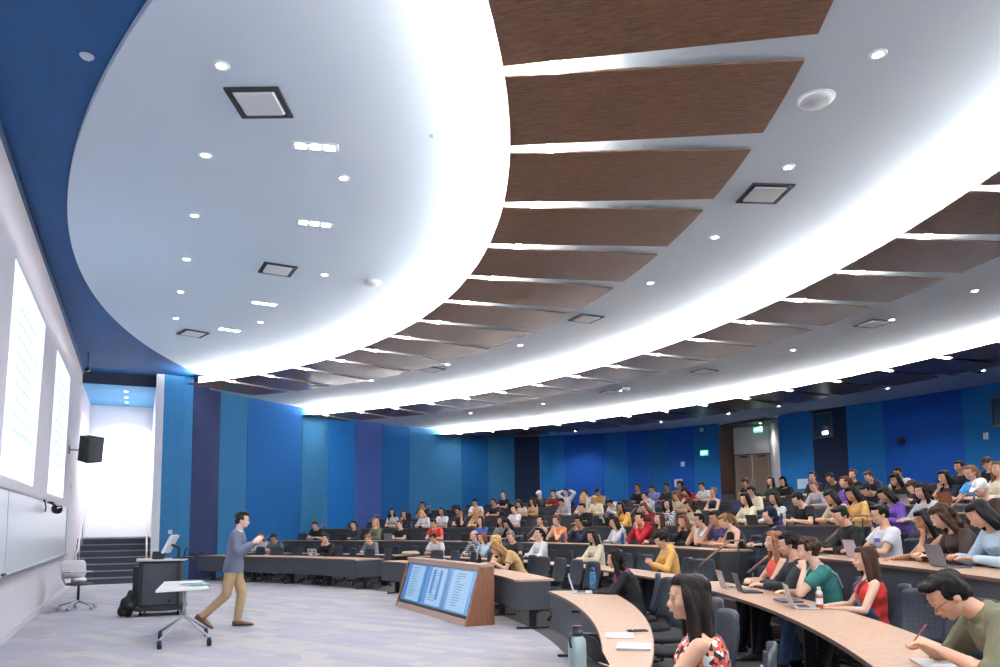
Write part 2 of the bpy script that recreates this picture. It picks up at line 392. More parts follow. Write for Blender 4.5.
for i,(x,y) in enumerate([(7.84,4.5),(8.83,6.54),(9.58,8.72),(10.03,10.96),(10.2,13.4),(10.02,16.2),(9.2,19),(7.9,22)]): downlight(x,y,5.98,'round downlight in white ceiling between inner and middle rings, %s from the right'%ORD[i],'downlights between inner and middle rings',DLP)
for i,a in enumerate([-22,-13,-8.2,-1.3,6,14,22,30]): p=pol(24.1,a); downlight(p.x,p.y,5.78,'round downlight in white ceiling between middle and outer rings, %s from the right'%ORD[i],'downlights between middle and outer rings',DLP)
for i,a in enumerate([-10,-2.5,3,10.5,14.4,20.1,28]): p=pol(30.4,a); downlight(p.x,p.y,5.62,'small downlight in grey ceiling strip along the blue wall, %s from the right'%ORD[i],'downlights along the blue wall',DLP*1.6)
def triple(x,y,rz,label):
    t=thing('triple_light',label,'ceiling light',(x,y,6.17),rz,'triple ceiling lights')
    obj('housing',MB().box((0,0,-.008),(.56,.17,.016),bev=.005),t,None,[M_ring])
    for k in (-1,0,1): obj('lens',MB().box((k*.17,0,-.018),(.11,.10,.006)),t,None,[M_lens])
    ld=bpy.data.lights.new('lamp','SPOT'); ld.energy=TRP; ld.spot_size=R_(110); ld.spot_blend=.6; ld.shadow_soft_size=.15; ld.color=(1,.97,.93)
    lo=bpy.data.objects.new('lamp',ld); COL.objects.link(lo); lo.parent=t; lo.location=(0,0,-.05)
for i,(x,y,rz) in enumerate([(3.42,8.82,-.28),(3.91,11.17,-.1),(3.83,15.73,.1),(3.41,18.21,.2)]): triple(x,y,rz,'triple square recessed light in white oval ceiling, %s from the camera'%ORD[i])
M_diff=mat('diffuser_white',rgb(215,224,230),.8); M_slot=mat('diffuser_slot',rgb(34,38,46),.6)
def diffuser(x,y,z,rz,label,s=.58):
    t=thing('air_diffuser',label,'air vent',(x,y,z),rz,'square ceiling air diffusers')
    m=MB(); h=s/2; g=h*.80
    for a,b,c,d in ((-h,-h,h,-g),(-h,g,h,h),(-h,-g,-g,g),(g,-g,h,g)): m.box(((a+c)/2,(b+d)/2,-.012),(c-a,d-b,.024))
    obj('slot_frame',m,t,None,[M_slot])
    obj('face_plate',MB().box((0,0,-.02),(g*1.9,g*1.9,.03),bev=.012),t,None,[M_diff])
diffuser(2.67,8.12,6.17,-.45,'largest square air diffuser, nearest the camera, in the white oval ceiling')
diffuser(3.74,13.51,6.17,.05,'square air diffuser in the middle of the white oval ceiling')
diffuser(2.66,18.88,6.17,.3,'square air diffuser at far end of the white oval ceiling')
diffuser(9.12,7.22,5.98,R_(-21),'square air diffuser in white ceiling at the tips of the large brown panels, nearest')
diffuser(10.21,13.46,5.98,0,'square air diffuser beside inner panel ring, middle one of three')
diffuser(9.01,19.72,5.98,R_(18),'square air diffuser beside inner panel ring, farthest of three')
diffuser(15.72,10.72,5.78,R_(-7),'square air diffuser between middle and outer panel rings, at the right')
diffuser(15.78,16.15,5.78,R_(6),'square air diffuser between middle and outer panel rings, near the centre')
diffuser(15.2,19.9,5.78,R_(12),'square air diffuser between middle and outer panel rings, farthest')
diffuser(22.27,12.9,5.62,R_(-2),'square air diffuser in grey ceiling strip by the blue wall')
def disc(x,y,z,label,cat,r=.15,h=.05,name='ceiling_speaker'):
    t=thing(name,label,cat,(x,y,z))
    obj('mounting_ring',MB().lathe([(r*1.05,-.008),(r*1.12,-.004),(r*1.12,0)],n=24),t,None,[M_ring])
    obj('dome',MB().lathe([(0.001,-h),(r*.75,-h*.9),(r*.98,-h*.45),(r*1.0,-.006)],n=24),t,None,[M_diff])
disc(7.92,5.3,5.98,'round white ceiling wireless unit beside the brown panels at upper right','access point',.17,.06,'access_point')
disc(5.5,13.52,6.17,'round white ceiling unit near the glowing edge of the oval ceiling','access point',.15,.07,'access_point')
disc(4.65,8.0,6.17,'tiny white sprinkler cover in the white oval ceiling','sprinkler',.04,.02,'sprinkler_cover')
disc(1.01,8.16,6.27,'small round white sprinkler in the dark blue ceiling','sprinkler',.06,.03,'sprinkler_cover')
disc(15.3,19.2,5.78,'round camera unit on far white ceiling between panel rings','sensor',.12,.1,'ceiling_sensor')
downlight(23.95,22.3,5.5,'added light in the grey ceiling of the doorway recess','added doorway light',DLP)  # extra lamp added to brighten the recess, no known fitting there
# alcove lights
for i,y in enumerate((26.3,27.5,28.6)):
    downlight(1.15,y,5.9,'downlight in light blue alcove ceiling over the stairs, %s from the front'%ORD[i],'alcove downlights',ALC)
# ================================================================ PEOPLE LIBRARY
def V3(*a): return Vector(a)
def capsule(mb,p,q,r0,r1,n=12,sq=1.0):
    p=Vector(p);q=Vector(q); d=(q-p); L=d.length
    if L<1e-6: d=Vector((0,0,1))
    d.normalize(); pts=[];rs=[]
    for t in (-.95,-.6,0): pts.append(p+d*r0*t); rs.append(r0*math.sqrt(max(0.02,1-t*t)))
    for t in (0,.6,.95): pts.append(q+d*r1*t); rs.append(r1*math.sqrt(max(0.02,1-t*t)))
    mb.tube(pts,rs,n,sq=sq)
def loft(mb,rings,n=18):
    """rings: (centre, axis u (vector*radius), axis v)"""
    vs=[];fs=[]
    for c,u,v in rings:
        for k in range(n):
            t=2*PI*k/n; vs.append(Vector(c)+Vector(u)*math.cos(t)+Vector(v)*math.sin(t))
    m=len(rings)
    for i in range(m-1):
        for k in range(n): fs.append((i*n+k,i*n+(k+1)%n,(i+1)*n+(k+1)%n,(i+1)*n+k))
    fs.append(tuple(range(n-1,-1,-1))); fs.append(tuple((m-1)*n+k for k in range(n)))
    mb.add(vs,fs,0,True)
def remesh(mb,vox,smooth=3,noise=0,nscale=20,seed=0,amp_dir=None):
    me=mb.mesh('tmp',[])
    o=bpy.data.objects.new('tmp',me); COL.objects.link(o)
    r=o.modifiers.new('r','REMESH'); r.mode='VOXEL'; r.voxel_size=vox; r.use_smooth_shade=True
    if smooth:
        s=o.modifiers.new('s','SMOOTH'); s.factor=.5; s.iterations=smooth
    dg=bpy.context.evaluated_depsgraph_get(); dg.update()
    out=bpy.data.meshes.new_from_object(o.evaluated_get(dg)); bpy.data.objects.remove(o); bpy.data.meshes.remove(me)
    if noise:
        from mathutils import noise as NZ
        n=len(out.vertices); co=np.empty(n*3); out.vertices.foreach_get('co',co); co=co.reshape(-1,3)
        no=np.empty(n*3); out.vertices.foreach_get('normal',no); no=no.reshape(-1,3)
        a=amp_dir or (1,1,1)
        for i in range(n):
            c=co[i]; w=NZ.noise(Vector((c[0]*nscale*a[0]+seed,c[1]*nscale*a[1],c[2]*nscale*a[2]))); co[i]+=no[i]*w*noise
        out.vertices.foreach_set('co',co.ravel()); out.update()
    out.polygons.foreach_set('use_smooth',[True]*len(out.polygons))
    return out
def head_matrix(c,pitch,yaw,roll=0): return Matrix.Translation(c)@Matrix.Rotation(R_(yaw),4,'Z')@Matrix.Rotation(R_(pitch),4,'Y')@Matrix.Rotation(R_(roll),4,'X')
def ik(S,W,a,b,pole):
    d=W-S; L=min(d.length,(a+b)*.995); dn=d.normalized(); x=(a*a-b*b+L*L)/(2*L); h=math.sqrt(max(0,a*a-x*x))
    p=pole-dn*pole.dot(dn); p.normalize(); return S+dn*x+p*h, S+dn*L
def seated(lean=10,hp=15,hy=0,lh=(.42,.16,.775),rh=(.42,-.16,.775),le=None,re=None,twist=0,fem=0,lcurl=25,rcurl=25,hroll=0,lpn=(0,0,-1),rpn=(0,0,-1),ldir=None,rdir=None,foot=.10,knee=.13,head_fwd=0,scale=1):
    J={'fem':fem}
    P0=V3(-.02,0,.53); l1=R_(lean*.55); l2=R_(lean*1.25)
    mid=P0+V3(math.sin(l1),0,math.cos(l1))*.25; N=mid+V3(math.sin(l2),0,math.cos(l2))*.27
    J['spine']=[P0,mid,N]; ax=V3(math.sin(l2),0,math.cos(l2)); J['up']=ax
    sw=.165-.02*fem; tw=Matrix.Rotation(R_(twist),4,'Z')
    J['S']=[N-ax*.045+(tw@V3(0,sw,0)),N-ax*.045+(tw@V3(0,-sw,0))]; J['tw']=tw
    hd=R_(lean*1.1+hp*.35+8); hc=N+V3(math.sin(hd),0,math.cos(hd))*.185+V3(head_fwd,0,0)
    J['H']=head_matrix(hc,hp,hy,hroll); J['hp']=hp
    J['E']=[];J['W']=[]
    for i,(w,e) in enumerate(((lh,le),(rh,re))):
        w=Vector(w); S=J['S'][i]; y=1 if i==0 else -1
        if e is None: E,w=ik(S,w,.285,.25,V3(-.35,y*.7,-.75))
        else: E=Vector(e)
        J['E'].append(E); J['W'].append(w)
    J['hdir']=[Vector(ldir).normalized() if ldir else None,Vector(rdir).normalized() if rdir else None]
    J['pn']=[Vector(lpn),Vector(rpn)]; J['curl']=[lcurl,rcurl]
    J['hip']=[V3(0,.09,.52),V3(0,-.09,.52)]; J['K']=[V3(.42,knee,.535),V3(.42,-knee,.535)]
    J['A']=[V3(.42+foot,knee+.02,.09),V3(.36-foot*.4,-knee-.02,.09)]; J['fd']=[V3(1,.15,0),V3(1,-.15,0)]
    return J
def torso_rings(J,inf=0,top=1.0,bottom=0):
    P0,M,N=J['spine']; fem=J['fem']; up=J['up']; fw=up.cross(V3(0,1,0))*-1
    fw=V3(up.z,0,-up.x); tw=J['tw']
    def rg(c,a,b,t=0,ax=None):
        u=(ax or V3(1,0,0))*(a+inf); v=V3(0,1,0)*(b+inf)
        if t: v=(tw@V3(0,1,0))*(b+inf)
        return (c,u,v)
    f1=V3(1,0,0)
    R=[rg(P0+V3(-.01,0,-.09),.10,.145),rg(P0+V3(-.01,0,-.03),.125,.178-.0*fem),rg(P0+V3(0,0,.05),.12,.168),
       rg(P0.lerp(M,.6),.105,.145-.02*fem),rg(M,.108,.142-.018*fem),
       rg(M.lerp(N,.35)+fw*.008,.12+.004*fem,.158-.014*fem,1,fw),rg(M.lerp(N,.62)+fw*(.006+.006*fem),.118+.01*fem,.165-.016*fem,1,fw),
       rg(M.lerp(N,.85),.095,.165-.018*fem,1,fw),rg(N+up*-.005,.068,.118-.01*fem,1,fw),rg(N+up*.03,.056,.068,0,fw)]
    return R
def hand_frame(J,i):
    W=J['W'][i]; E=J['E'][i]; d=J['hdir'][i] or (W-E).normalized(); n=J['pn'][i]-d*J['pn'][i].dot(d)
    if n.length<1e-3: n=V3(0,0,-1)
    n.normalize(); s=d.cross(n) # side
    th=s if (s.y<0)==(i==0) else -s   # thumb towards the middle
    return W,d,n,s,th
def hand(mb,J,i,scale=1,fr=.0088):
    W,d,n,s,th=hand_frame(J,i); k=scale*(.93 if J['fem'] else 1)
    pc=W+d*.05*k
    mb.ell(pc,(.048*k,.040*k,.015*k),Matrix(((d.x,s.x,n.x,0),(d.y,s.y,n.y,0),(d.z,s.z,n.z,0),(0,0,0,1))))
def fingers(mb,J,i,scale=1,fr=.0086,n_=7):
    W,d,n,s,th=hand_frame(J,i); k=scale*(.93 if J['fem'] else 1); c0=J['curl'][i]
    for j,(off,L) in enumerate(((.030,.066),(.0105,.076),(-.0095,.070),(-.029,.055))):
        p=W+d*.085*k+th*off*k; a=R_(c0*.35+j*2); pts=[p-d*.02*k]; rr=[fr*k]
        spread=th*(off*.9)
        for q,fr_ in ((.45,1),(.32,.93),(.23,.8)):
            dd=(d*math.cos(a)+n*math.sin(a)+spread).normalized(); pts.append(pts[-1]+dd*(L*q+ (.02 if q==.45 else 0))*k); rr.append(fr*fr_*k); a+=R_(c0*1.05)
        pts.append(pts[-1]+dd*.004*k); rr.append(fr*.45*k)
        mb.tube(pts,rr,n_)
    p=W+d*.028*k+th*.026*k; dd=(d*.62+th*.75+n*.25).normalized(); d2=(d*.9+th*.3+n*.35).normalized()
    mb.tube([p-dd*.01,p+dd*.030*k,p+dd*.030*k+d2*.028*k,p+dd*.030*k+d2*.033*k],[.0125*k,.0105*k,.009*k,.004*k],n_)
def head_prims(mb,H,fem=0,beard=0):
    def e(c,r): mb.ell((0,0,0),r,H@Matrix.Translation(Vector(c)),16,12)
    e((-.014,0,.032),(.096,.076,.086)); e((.022,0,-.012),(.068,.066,.092)); e((.036,0,-.062),(.046,.048-.004*fem,.042))
    e((.066,0,-.088),(.020,.022,.018)); e((.055,.036,-.025),(.028,.024,.03)); e((.055,-.036,-.025),(.028,.024,.03))
    e((.062,0,.045),(.030,.05,.028)); e((.079,0,-.052),(.018,.026,.018))
    for y in(1,-1):
        e((-.004,y*.077,-.008),(.020,.010,.031)); e((.083,y*.024,.024),(.012,.022,.007))
    # nose
    pts=[H@V3(.084,0,.018),H@V3(.100,0,-.012),H@V3(.110,0,-.030),H@V3(.100,0,-.038)]
    mb.tube(pts,[.007,.009,.0125,.009],8); 
    for y in(1,-1): e((.096,y*.011,-.034),(.009,.008,.007))
def face_feats(me_mb,H,fem=0):
    """eyes, brows, lips: slots 1 white,2 dark,3 lip"""
    for y in(1,-1):
        T=H@Matrix.Translation(V3(.0845,y*.031,.004)); me_mb.ell((0,0,0),(.0085,.0135,.0065),T,10,6,1)
        T=H@Matrix.Translation(V3(.0905,y*.030,.004)); me_mb.ell((0,0,0),(.0035,.0055,.0055),T,8,6,2)
        a=H@V3(.093,y*.014,.023);b=H@V3(.0925,y*.030,.028);c=H@V3(.082,y*.048,.022)
        me_mb.tube([a,b,c],[.0030,.0036,.002],5,2)
        a=H@V3(.090,y*.018,.010);b=H@V3(.0925,y*.031,.0125);c=H@V3(.083,y*.046,.008)
        me_mb.tube([a,b,c],[.0014,.002,.0015],5,2)
    for z,r in ((-.0545,.0042),(-.061,.0052)):
        me_mb.tube([H@V3(.090,-.022,-.058),H@V3(.0985,-.009,z),H@V3(.0990,0,z-.0005),H@V3(.0985,.009,z),H@V3(.090,.022,-.058)],[.0015,r,r,r,.0015],6,3)
def body_prims(J,hi=False):
    mb=MB(); loft(mb,torso_rings(J))
    H=J['H']; N=J['spine'][2]; hb=H@V3(-.018,0,-.055); capsule(mb,N-J['up']*.03,hb,.058-.008*J['fem'],.052-.007*J['fem'])
    head_prims(mb,H,J['fem'])
    f=1-.12*J['fem']
    for i in(0,1):
        S,E,W=J['S'][i],J['E'][i],J['W'][i]
        capsule(mb,S,E,.052*f,.040*f); capsule(mb,E,E.lerp(W,.35),.040*f,.041*f); capsule(mb,E.lerp(W,.35),W,.041*f,.026*f)
        W_,d,n,s,th=hand_frame(J,i); capsule(mb,W,W+d*.03,.026*f,.027*f,sq=.8); hand(mb,J,i)
        if hi: fingers(mb,J,i,1,.0092)
        h,K,A=J['hip'][i],J['K'][i],J['A'][i]
        capsule(mb,h,K,.088,.062); capsule(mb,K,K.lerp(A,.35),.060,.056); capsule(mb,K.lerp(A,.35),A,.056,.036)
        fd=J['fd'][i].normalized(); capsule(mb,A+V3(0,0,-.04)-fd*.04,A+V3(0,0,-.05)+fd*.13,.036,.028)
    return mb
def join_mesh(a,mb,mats):
    """append MB geometry (with mat indices) to mesh a"""
    bm=bmesh.new(); bm.from_mesh(a)
    vs=[bm.verts.new(v) for v in mb.v]
    for f,m in zip(mb.f,mb.m):
        try: ff=bm.faces.new([vs[i] for i in f]); ff.material_index=m; ff.smooth=True
        except ValueError: pass
    bm.normal_update(); bm.to_mesh(a); bm.free()
    a.materials.clear()
    for m in mats: a.materials.append(m)
    return a
M_skin0=mat('skin',rgb(205,160,132),.55); M_eyew=mat('eye_white',rgb(228,224,220),.3); M_eyed=mat('brow_dark',rgb(38,28,24),.5); M_lip=mat('lips',rgb(172,92,88),.45)
def skin(i): 
    c=[(226,182,158),(212,164,136),(190,140,110),(158,108,80),(112,74,54),(236,196,176)][i]; return mat('skin_%d'%i,rgb(*c),.5,bump=(90,.08))
def hairmat(c):
    d={'black':(10,8,8),'dark':(28,18,14),'brown':(58,36,26),'auburn':(100,58,42),'ginger':(148,100,72),'blonde':(200,162,108),'lightbrown':(126,88,58),'grey':(120,112,106),'darkblonde':(156,118,78),'navyhood':(28,32,52),'blackhood':(10,10,12),'whitecap':(232,232,236),'blackhat':(12,12,14)}[c]
    m=mat('hair_'+c,rgb(*d),.55 if 'hood' not in c else .9,noise=(14,.35,(1,1,.12) if 'hood' not in c else (3,3,3)),bump=(60,.5),spec=.18); return m
def body_mesh(J,hi=False):
    me=remesh(body_prims(J,hi),.0075 if hi else .012,4 if hi else 2)
    mb=MB(); face_feats(mb,J['H'],J['fem'])
    if not hi:
        for i in (0,1): fingers(mb,J,i,1,.0095,6)
    return join_mesh(me,mb,[M_skin0,M_eyew,M_eyed,M_lip])
def top_mesh(J,sleeve='long',hi=False,hood=0,collar=0,loose=0,inf=.014,length=0):
    mb=MB(); f=1-.12*J['fem']
    rg=torso_rings(J,inf+loose)[:-1]; N=J['spine'][2]; rg[0]=(rg[1][0]*.55+rg[0][0]*.45,rg[1][1]*1.06,rg[1][2]*1.06); rg[1]=(rg[1][0],rg[1][1]*1.04,rg[1][2]*1.04)
    if sleeve=='none': rg=rg[:-2]+[(rg[-2][0],rg[-2][1]*1.02,rg[-2][2]*.86),(rg[-1][0]+J['up']*-.006,rg[-1][1]*1.08,rg[-1][2]*.80)]
    loft(mb,rg)
    for i in(0,1):
        S,E,W=J['S'][i],J['E'][i],J['W'][i]; g=inf+loose*.6+.002
        if sleeve=='long': capsule(mb,S,E,.054*f+g,.043*f+g); capsule(mb,E,E.lerp(W,.9),.043*f+g,.031*f+g*.7)
        elif sleeve=='short': loft(mb,tube_rings(S+(S-E).normalized()*.01,S.lerp(E,.62),.058*f+g,.053*f+g*1.4))
        elif sleeve=='mid': capsule(mb,S,E,.054*f+g,.043*f+g); loft(mb,tube_rings(E,E.lerp(W,.3),.045*f+g,.043*f+g))
    up=J['up']; H=J['H']
    if sleeve!='none':
        for i in(0,1): S=J['S'][i]; capsule(mb,N-up*.045+(S-N+up*.045)*.35,S,.064+loose,.062*f+inf+loose*.5)
    if hood:
        q=N-V3(up.z,0,-up.x)*.065+up*.02
        mb.ell((0,0,0),(.055,.115,.062),Matrix.Translation(q)); 
        for y in(1,-1): mb.ell((0,0,0),(.05,.032,.045),Matrix.Translation(N+V3(0,y*.075,0)+up*.018))
    if collar:
        r0=N+up*.0; loft(mb,[(r0-up*.02,V3(up.z,0,-up.x)*.085,V3(0,.095,0)),(r0+up*.028,V3(up.z,0,-up.x)*.072,V3(0,.074,0)),(r0+up*.04,V3(up.z,0,-up.x)*.066,V3(0,.068,0))])
    return remesh(mb,.009 if hi else .0125,2,.006 if hi else .004,14,seed=3)
def tube_rings(a,b,r0,r1):
    d=(b-a).normalized(); u=d.cross(V3(0,0,1)); 
    if u.length<.1: u=d.cross(V3(1,0,0))
    u.normalize(); v=d.cross(u); return [(a,u*r0,v*r0),(a.lerp(b,.5),u*(r0+r1)/2,v*(r0+r1)/2),(b,u*r1,v*r1)]
def bottom_mesh(J,hi=False,short=False):
    mb=MB(); R=torso_rings(J,.006)[:3]; loft(mb,R)
    for i in(0,1):
        h,K,A=J['hip'][i],J['K'][i],J['A'][i]
        capsule(mb,h,K,.098,.073)
        if not short: loft(mb,tube_rings(K,A.lerp(K,-.03 if hi else .03),.070,.058)); capsule(mb,K,K.lerp(A,.1),.073,.07)
    return remesh(mb,.011 if hi else .015,2,.006,10)
def shoe_mesh(J,i0):
    mb=MB()
    for i in(i0,):
        A=J['A'][i]; fd=J['fd'][i].normalized(); s=fd.cross(V3(0,0,1)); b=V3(A.x,A.y,A.z-.09)
        up_=V3(0,0,1)
        loft(mb,[(b-fd*.06+up_*.04,up_*.038,s*.03),(b-fd*.02+up_*.052,up_*.05,s*.04),(b+fd*.06+up_*.043,up_*.041,s*.046),(b+fd*.13+up_*.034,up_*.032,s*.048),(b+fd*.19+up_*.026,up_*.022,s*.036),(b+fd*.215+up_*.022,up_*.012,s*.015)],14)
    return mb
HAIR={}
def hair_mesh(style,hi=False):
    k=(style,hi)
    if k in HAIR: return HAIR[k]
    mb=MB()
    def e(c,r,ry=0,rx=0): mb.ell((0,0,0),r,Matrix.Translation(Vector(c))@Matrix.Rotation(R_(ry),4,'Y')@Matrix.Rotation(R_(rx),4,'X'),18,12)
    rnd=random.Random(hash(style)%1000 if False else len(style)*7)
    noise=.010; vox=.0075 if hi else .010; nsc=34; ad=(1,1,.35)
    def cap(r=.084,front=.03):
        e((-.022,0,.050),(.096,r,.080)); e((-.05,0,.0),(.060,.074,.075)); e((.030,0,.098),(.052,.064,.030))
        for y in(1,-1): e((-.015,y*.068,.035),(.062,.018,.05))
    if style in('short','side','buzz'):
        if style=='buzz': e((-.020,0,.045),(.096,.082,.080)); e((-.045,0,.01),(.062,.074,.07)); noise=.003
        else:
            cap(); e((.050,0,.105),(.045,.060,.026),-12)
            if style=='side': e((.062,.02,.098),(.040,.062,.026),10,18); e((.01,-.02,.118),(.07,.06,.022))
    elif style in('curly','afro'):
        R=.092 if style=='curly' else .115
        cap(.086)
        for i in range(90):
            a=rnd.uniform(0,2*PI); z=rnd.uniform(-.35,1); q=math.sqrt(max(0,1-z*z)); x=q*math.cos(a)
            if z<.45 and x>.25: continue
            r=rnd.uniform(.018,.030); mb.ell((-.02+x*(R+.006),q*math.sin(a)*(R-.006),.038+z*(R-.004)),(r,r,r),None,8,6)
        noise=.010; nsc=60; ad=(1,1,1)
    elif style=='bald':
        e((-.05,0,.0),(.058,.076,.05)); 
        for y in(1,-1): e((-.02,y*.070,.015),(.055,.014,.032))
        noise=.004
    elif style in('long','wavy','bob','verylong'):
        L={'long':.30,'wavy':.30,'bob':.14,'verylong':.40}[style]
        cap(.086); e((.012,0,.085),(.075,.078,.045))
        loft(mb,[(V3(-.045,0,.03),V3(.066,0,0),V3(0,.086,0)),(V3(-.052,0,-.06),V3(.064,0,0),V3(0,.094,0)),(V3(-.070,0,-.06-L*.4),V3(.054,0,0),V3(0,.106,0)),(V3(-.085,0,-.06-L*.75),V3(.040,0,0),V3(0,.102,0)),(V3(-.090,0,-.06-L),V3(.016,0,0),V3(0,.07,0))])
        for y in(1,-1):
            e((-.012,y*.080,-.03),(.040,.020,.085)); fw_=.0 if style!='wavy' else .012
            pts=[V3(.034,y*.056,.085),V3(.026+fw_,y*.080,.03),V3(.006+fw_,y*.092,-.05),V3(-.006+fw_,y*.098,-.06-L*.35),V3(-.012,y*.098,-.06-L*.7),V3(-.02,y*.092,-.06-L*.95)]
            mb.tube(pts,[.018,.024,.030,.034,.030,.012],10)
            if style in('wavy',): 
                for j in range(12): t=j/11; r=.022+.008*rnd.random(); mb.ell((-.04+rnd.uniform(-.05,.05),y*(.085+.025*math.sin(j*1.7)),.02-t*(.02+L)),(r*1.1,r,r*1.5),None,8,6)
        noise=.009 if style!='wavy' else .014; nsc=26 if style!='wavy' else 30; ad=(1,1,.22) if style!='wavy' else (1,1,.6)
    elif style in('pony','bun'):
        cap(.081); noise=.005
        if style=='pony':
            mb.tube([V3(-.09,0,.05),V3(-.135,0,.04),V3(-.15,0,-.04),V3(-.14,0,-.15),V3(-.13,0,-.24)],[.02,.028,.034,.028,.010],10)
        else: e((-.10,0,.095),(.042,.045,.040))
    elif style=='hood':
        e((-.03,0,.03),(.115,.098,.115)); e((-.05,0,-.07),(.085,.095,.09)); noise=.005;nsc=12
        e((-.03,0,-.15),(.08,.11,.06))
    elif style=='cap':
        e((-.012,0,.058),(.104,.086,.072)); loft(mb,[(V3(.06,0,.060),V3(0,0,.010),V3(0,.072,0)),(V3(.12,0,.052),V3(0,0,.008),V3(0,.066,0)),(V3(.165,0,.038),V3(0,0,.006),V3(0,.035,0))]); noise=0; e((-.06,0,-.02),(.05,.072,.06))
    elif style=='hat':
        e((-.012,0,.075),(.098,.084,.065)); mb.lathe([(.155,.062),(.16,.070),(.10,.082)],n=28); noise=0
    me=remesh(mb,vox,1,noise,nsc,1,ad)
    if style in('hood',):  # open the face
        bm=bmesh.new(); bm.from_mesh(me); d=[v for v in bm.verts if (v.co.x>.035 and abs(v.co.y)<.062 and -.11<v.co.z<.085)]
        bmesh.ops.delete(bm,geom=d,context='VERTS'); bm.to_mesh(me); bm.free()
    else: # keep the face clear
        n=len(me.vertices)
        for v in me.vertices:
            c=v.co
            if style not in('cap','hat'):
                if c.x>.03 and c.z<.072 and abs(c.y)<.07:
                    v.co.x=.03-(c.x-.03)*.2
    HAIR[k]=me; me.name='hair'; me.materials.append(None); return me
GLS=None
def glasses_mesh():
    global GLS
    if GLS: return GLS
    mb=MB()
    for y in(1,-1):
        pts=[V3(.106,y*.032+.021*math.cos(t),.002+.017*math.sin(t)) for t in np.linspace(0,2*PI,15)]; mb.tube(pts,.0017,5,cap=False)
        mb.tube([V3(.106,y*.053,.006),V3(.05,y*.078,.010),V3(-.01,y*.082,.006)],.0017,5)
    mb.tube([V3(.106,-.011,.004),V3(.109,0,.007),V3(.106,.011,.004)],.0017,5)
    GLS=mb; return mb
CLOTH={}
def cloth(c,pat=None):
    k='cloth_%s%s'%(c,pat or '')
    pal={'black':(14,14,17),'white':(214,214,220),'cream':(226,214,190),'red':(206,52,46),'crimson':(186,28,44),'maroon':(118,32,36),'grey':(122,126,134),'lightgrey':(170,172,178),'darkgrey':(42,44,50),'navy':(20,28,54),'blue':(54,84,170),'skyblue':(70,160,226),'purple':(120,80,180),'violet':(70,64,110),'yellow':(224,176,88),'gold':(226,178,104),'orange':(236,150,92),'coral':(222,86,70),'teal':(44,112,108),'olive':(112,112,88),'green':(48,62,48),'darkgreen':(48,62,48),'tan':(196,160,110),'beige':(206,190,164),'brown':(60,42,36),'pink':(220,170,176),'periwinkle':(124,124,196),'jeans':(70,96,132),'darkjeans':(22,30,48),'khaki':(176,148,112),'blazer':(98,104,124),'blackpants':(14,14,17),'lightblue':(176,196,216),'slate':(80,92,104)}
    if k in MATS: return MATS[k]
    m=mat(k,rgb(*pal[c]),.85,noise=(9,.10,(1,1,1)),bump=(40,.25)); nt=m.node_tree; b=nt.nodes['Principled BSDF']
    if pat in('plaid','floral','stripe'):
        tc=nt.nodes.new('ShaderNodeTexCoord'); L=nt.links
        if pat=='plaid' or pat=='stripe':
            mxs=[]
            for dr in (('X','Z') if pat=='plaid' else ('Z',)):
                w=nt.nodes.new('ShaderNodeTexWave'); w.bands_direction=dr; w.inputs['Scale'].default_value=7 if pat=='plaid' else 16; w.inputs['Distortion'].default_value=.6; L.new(tc.outputs['Object'],w.inputs[0]); mxs.append(w)
            if len(mxs)==2:
                ad=nt.nodes.new('ShaderNodeMath'); ad.operation='MULTIPLY_ADD'; ad.inputs[1].default_value=.5; L.new(mxs[0].outputs['Fac'],ad.inputs[0])
                m2=nt.nodes.new('ShaderNodeMath'); m2.operation='MULTIPLY'; m2.inputs[1].default_value=.5; L.new(mxs[1].outputs['Fac'],m2.inputs[0]); L.new(m2.outputs[0],ad.inputs[2]); fac=ad.outputs[0]
            else: fac=mxs[0].outputs['Fac']
            r=nt.nodes.new('ShaderNodeValToRGB'); r.color_ramp.elements[0].position=.35; r.color_ramp.elements[1].position=.6
            r.color_ramp.elements[0].color=rgb(40,36,40); r.color_ramp.elements[1].color=rgb(*pal[c]); L.new(fac,r.inputs[0]); L.new(r.outputs[0],b.inputs['Base Color'])
        else:
            v=nt.nodes.new('ShaderNodeTexVoronoi'); v.inputs['Scale'].default_value=48; L.new(tc.outputs['Object'],v.inputs['Vector'])
            n=nt.nodes.new('ShaderNodeTexNoise'); n.inputs['Scale'].default_value=16; L.new(tc.outputs['Object'],n.inputs['Vector'])
            s=nt.nodes.new('ShaderNodeSeparateColor'); L.new(v.outputs['Color'],s.inputs[0])
            r=nt.nodes.new('ShaderNodeValToRGB'); r.color_ramp.interpolation='CONSTANT'; e=r.color_ramp.elements
            e[0].color=rgb(28,30,48); e[1].position=.34; e[1].color=rgb(222,104,60)
            for p,c2 in ((.56,(236,150,120)),(.7,(232,224,214)),(.84,(206,70,84))): x=e.new(p); x.color=rgb(*c2)
            L.new(s.outputs[0],r.inputs[0]); L.new(r.outputs[0],b.inputs['Base Color'])
    return m
BC={}
def cached(key,fn):
    if key not in BC: BC[key]=fn()
    return BC[key]
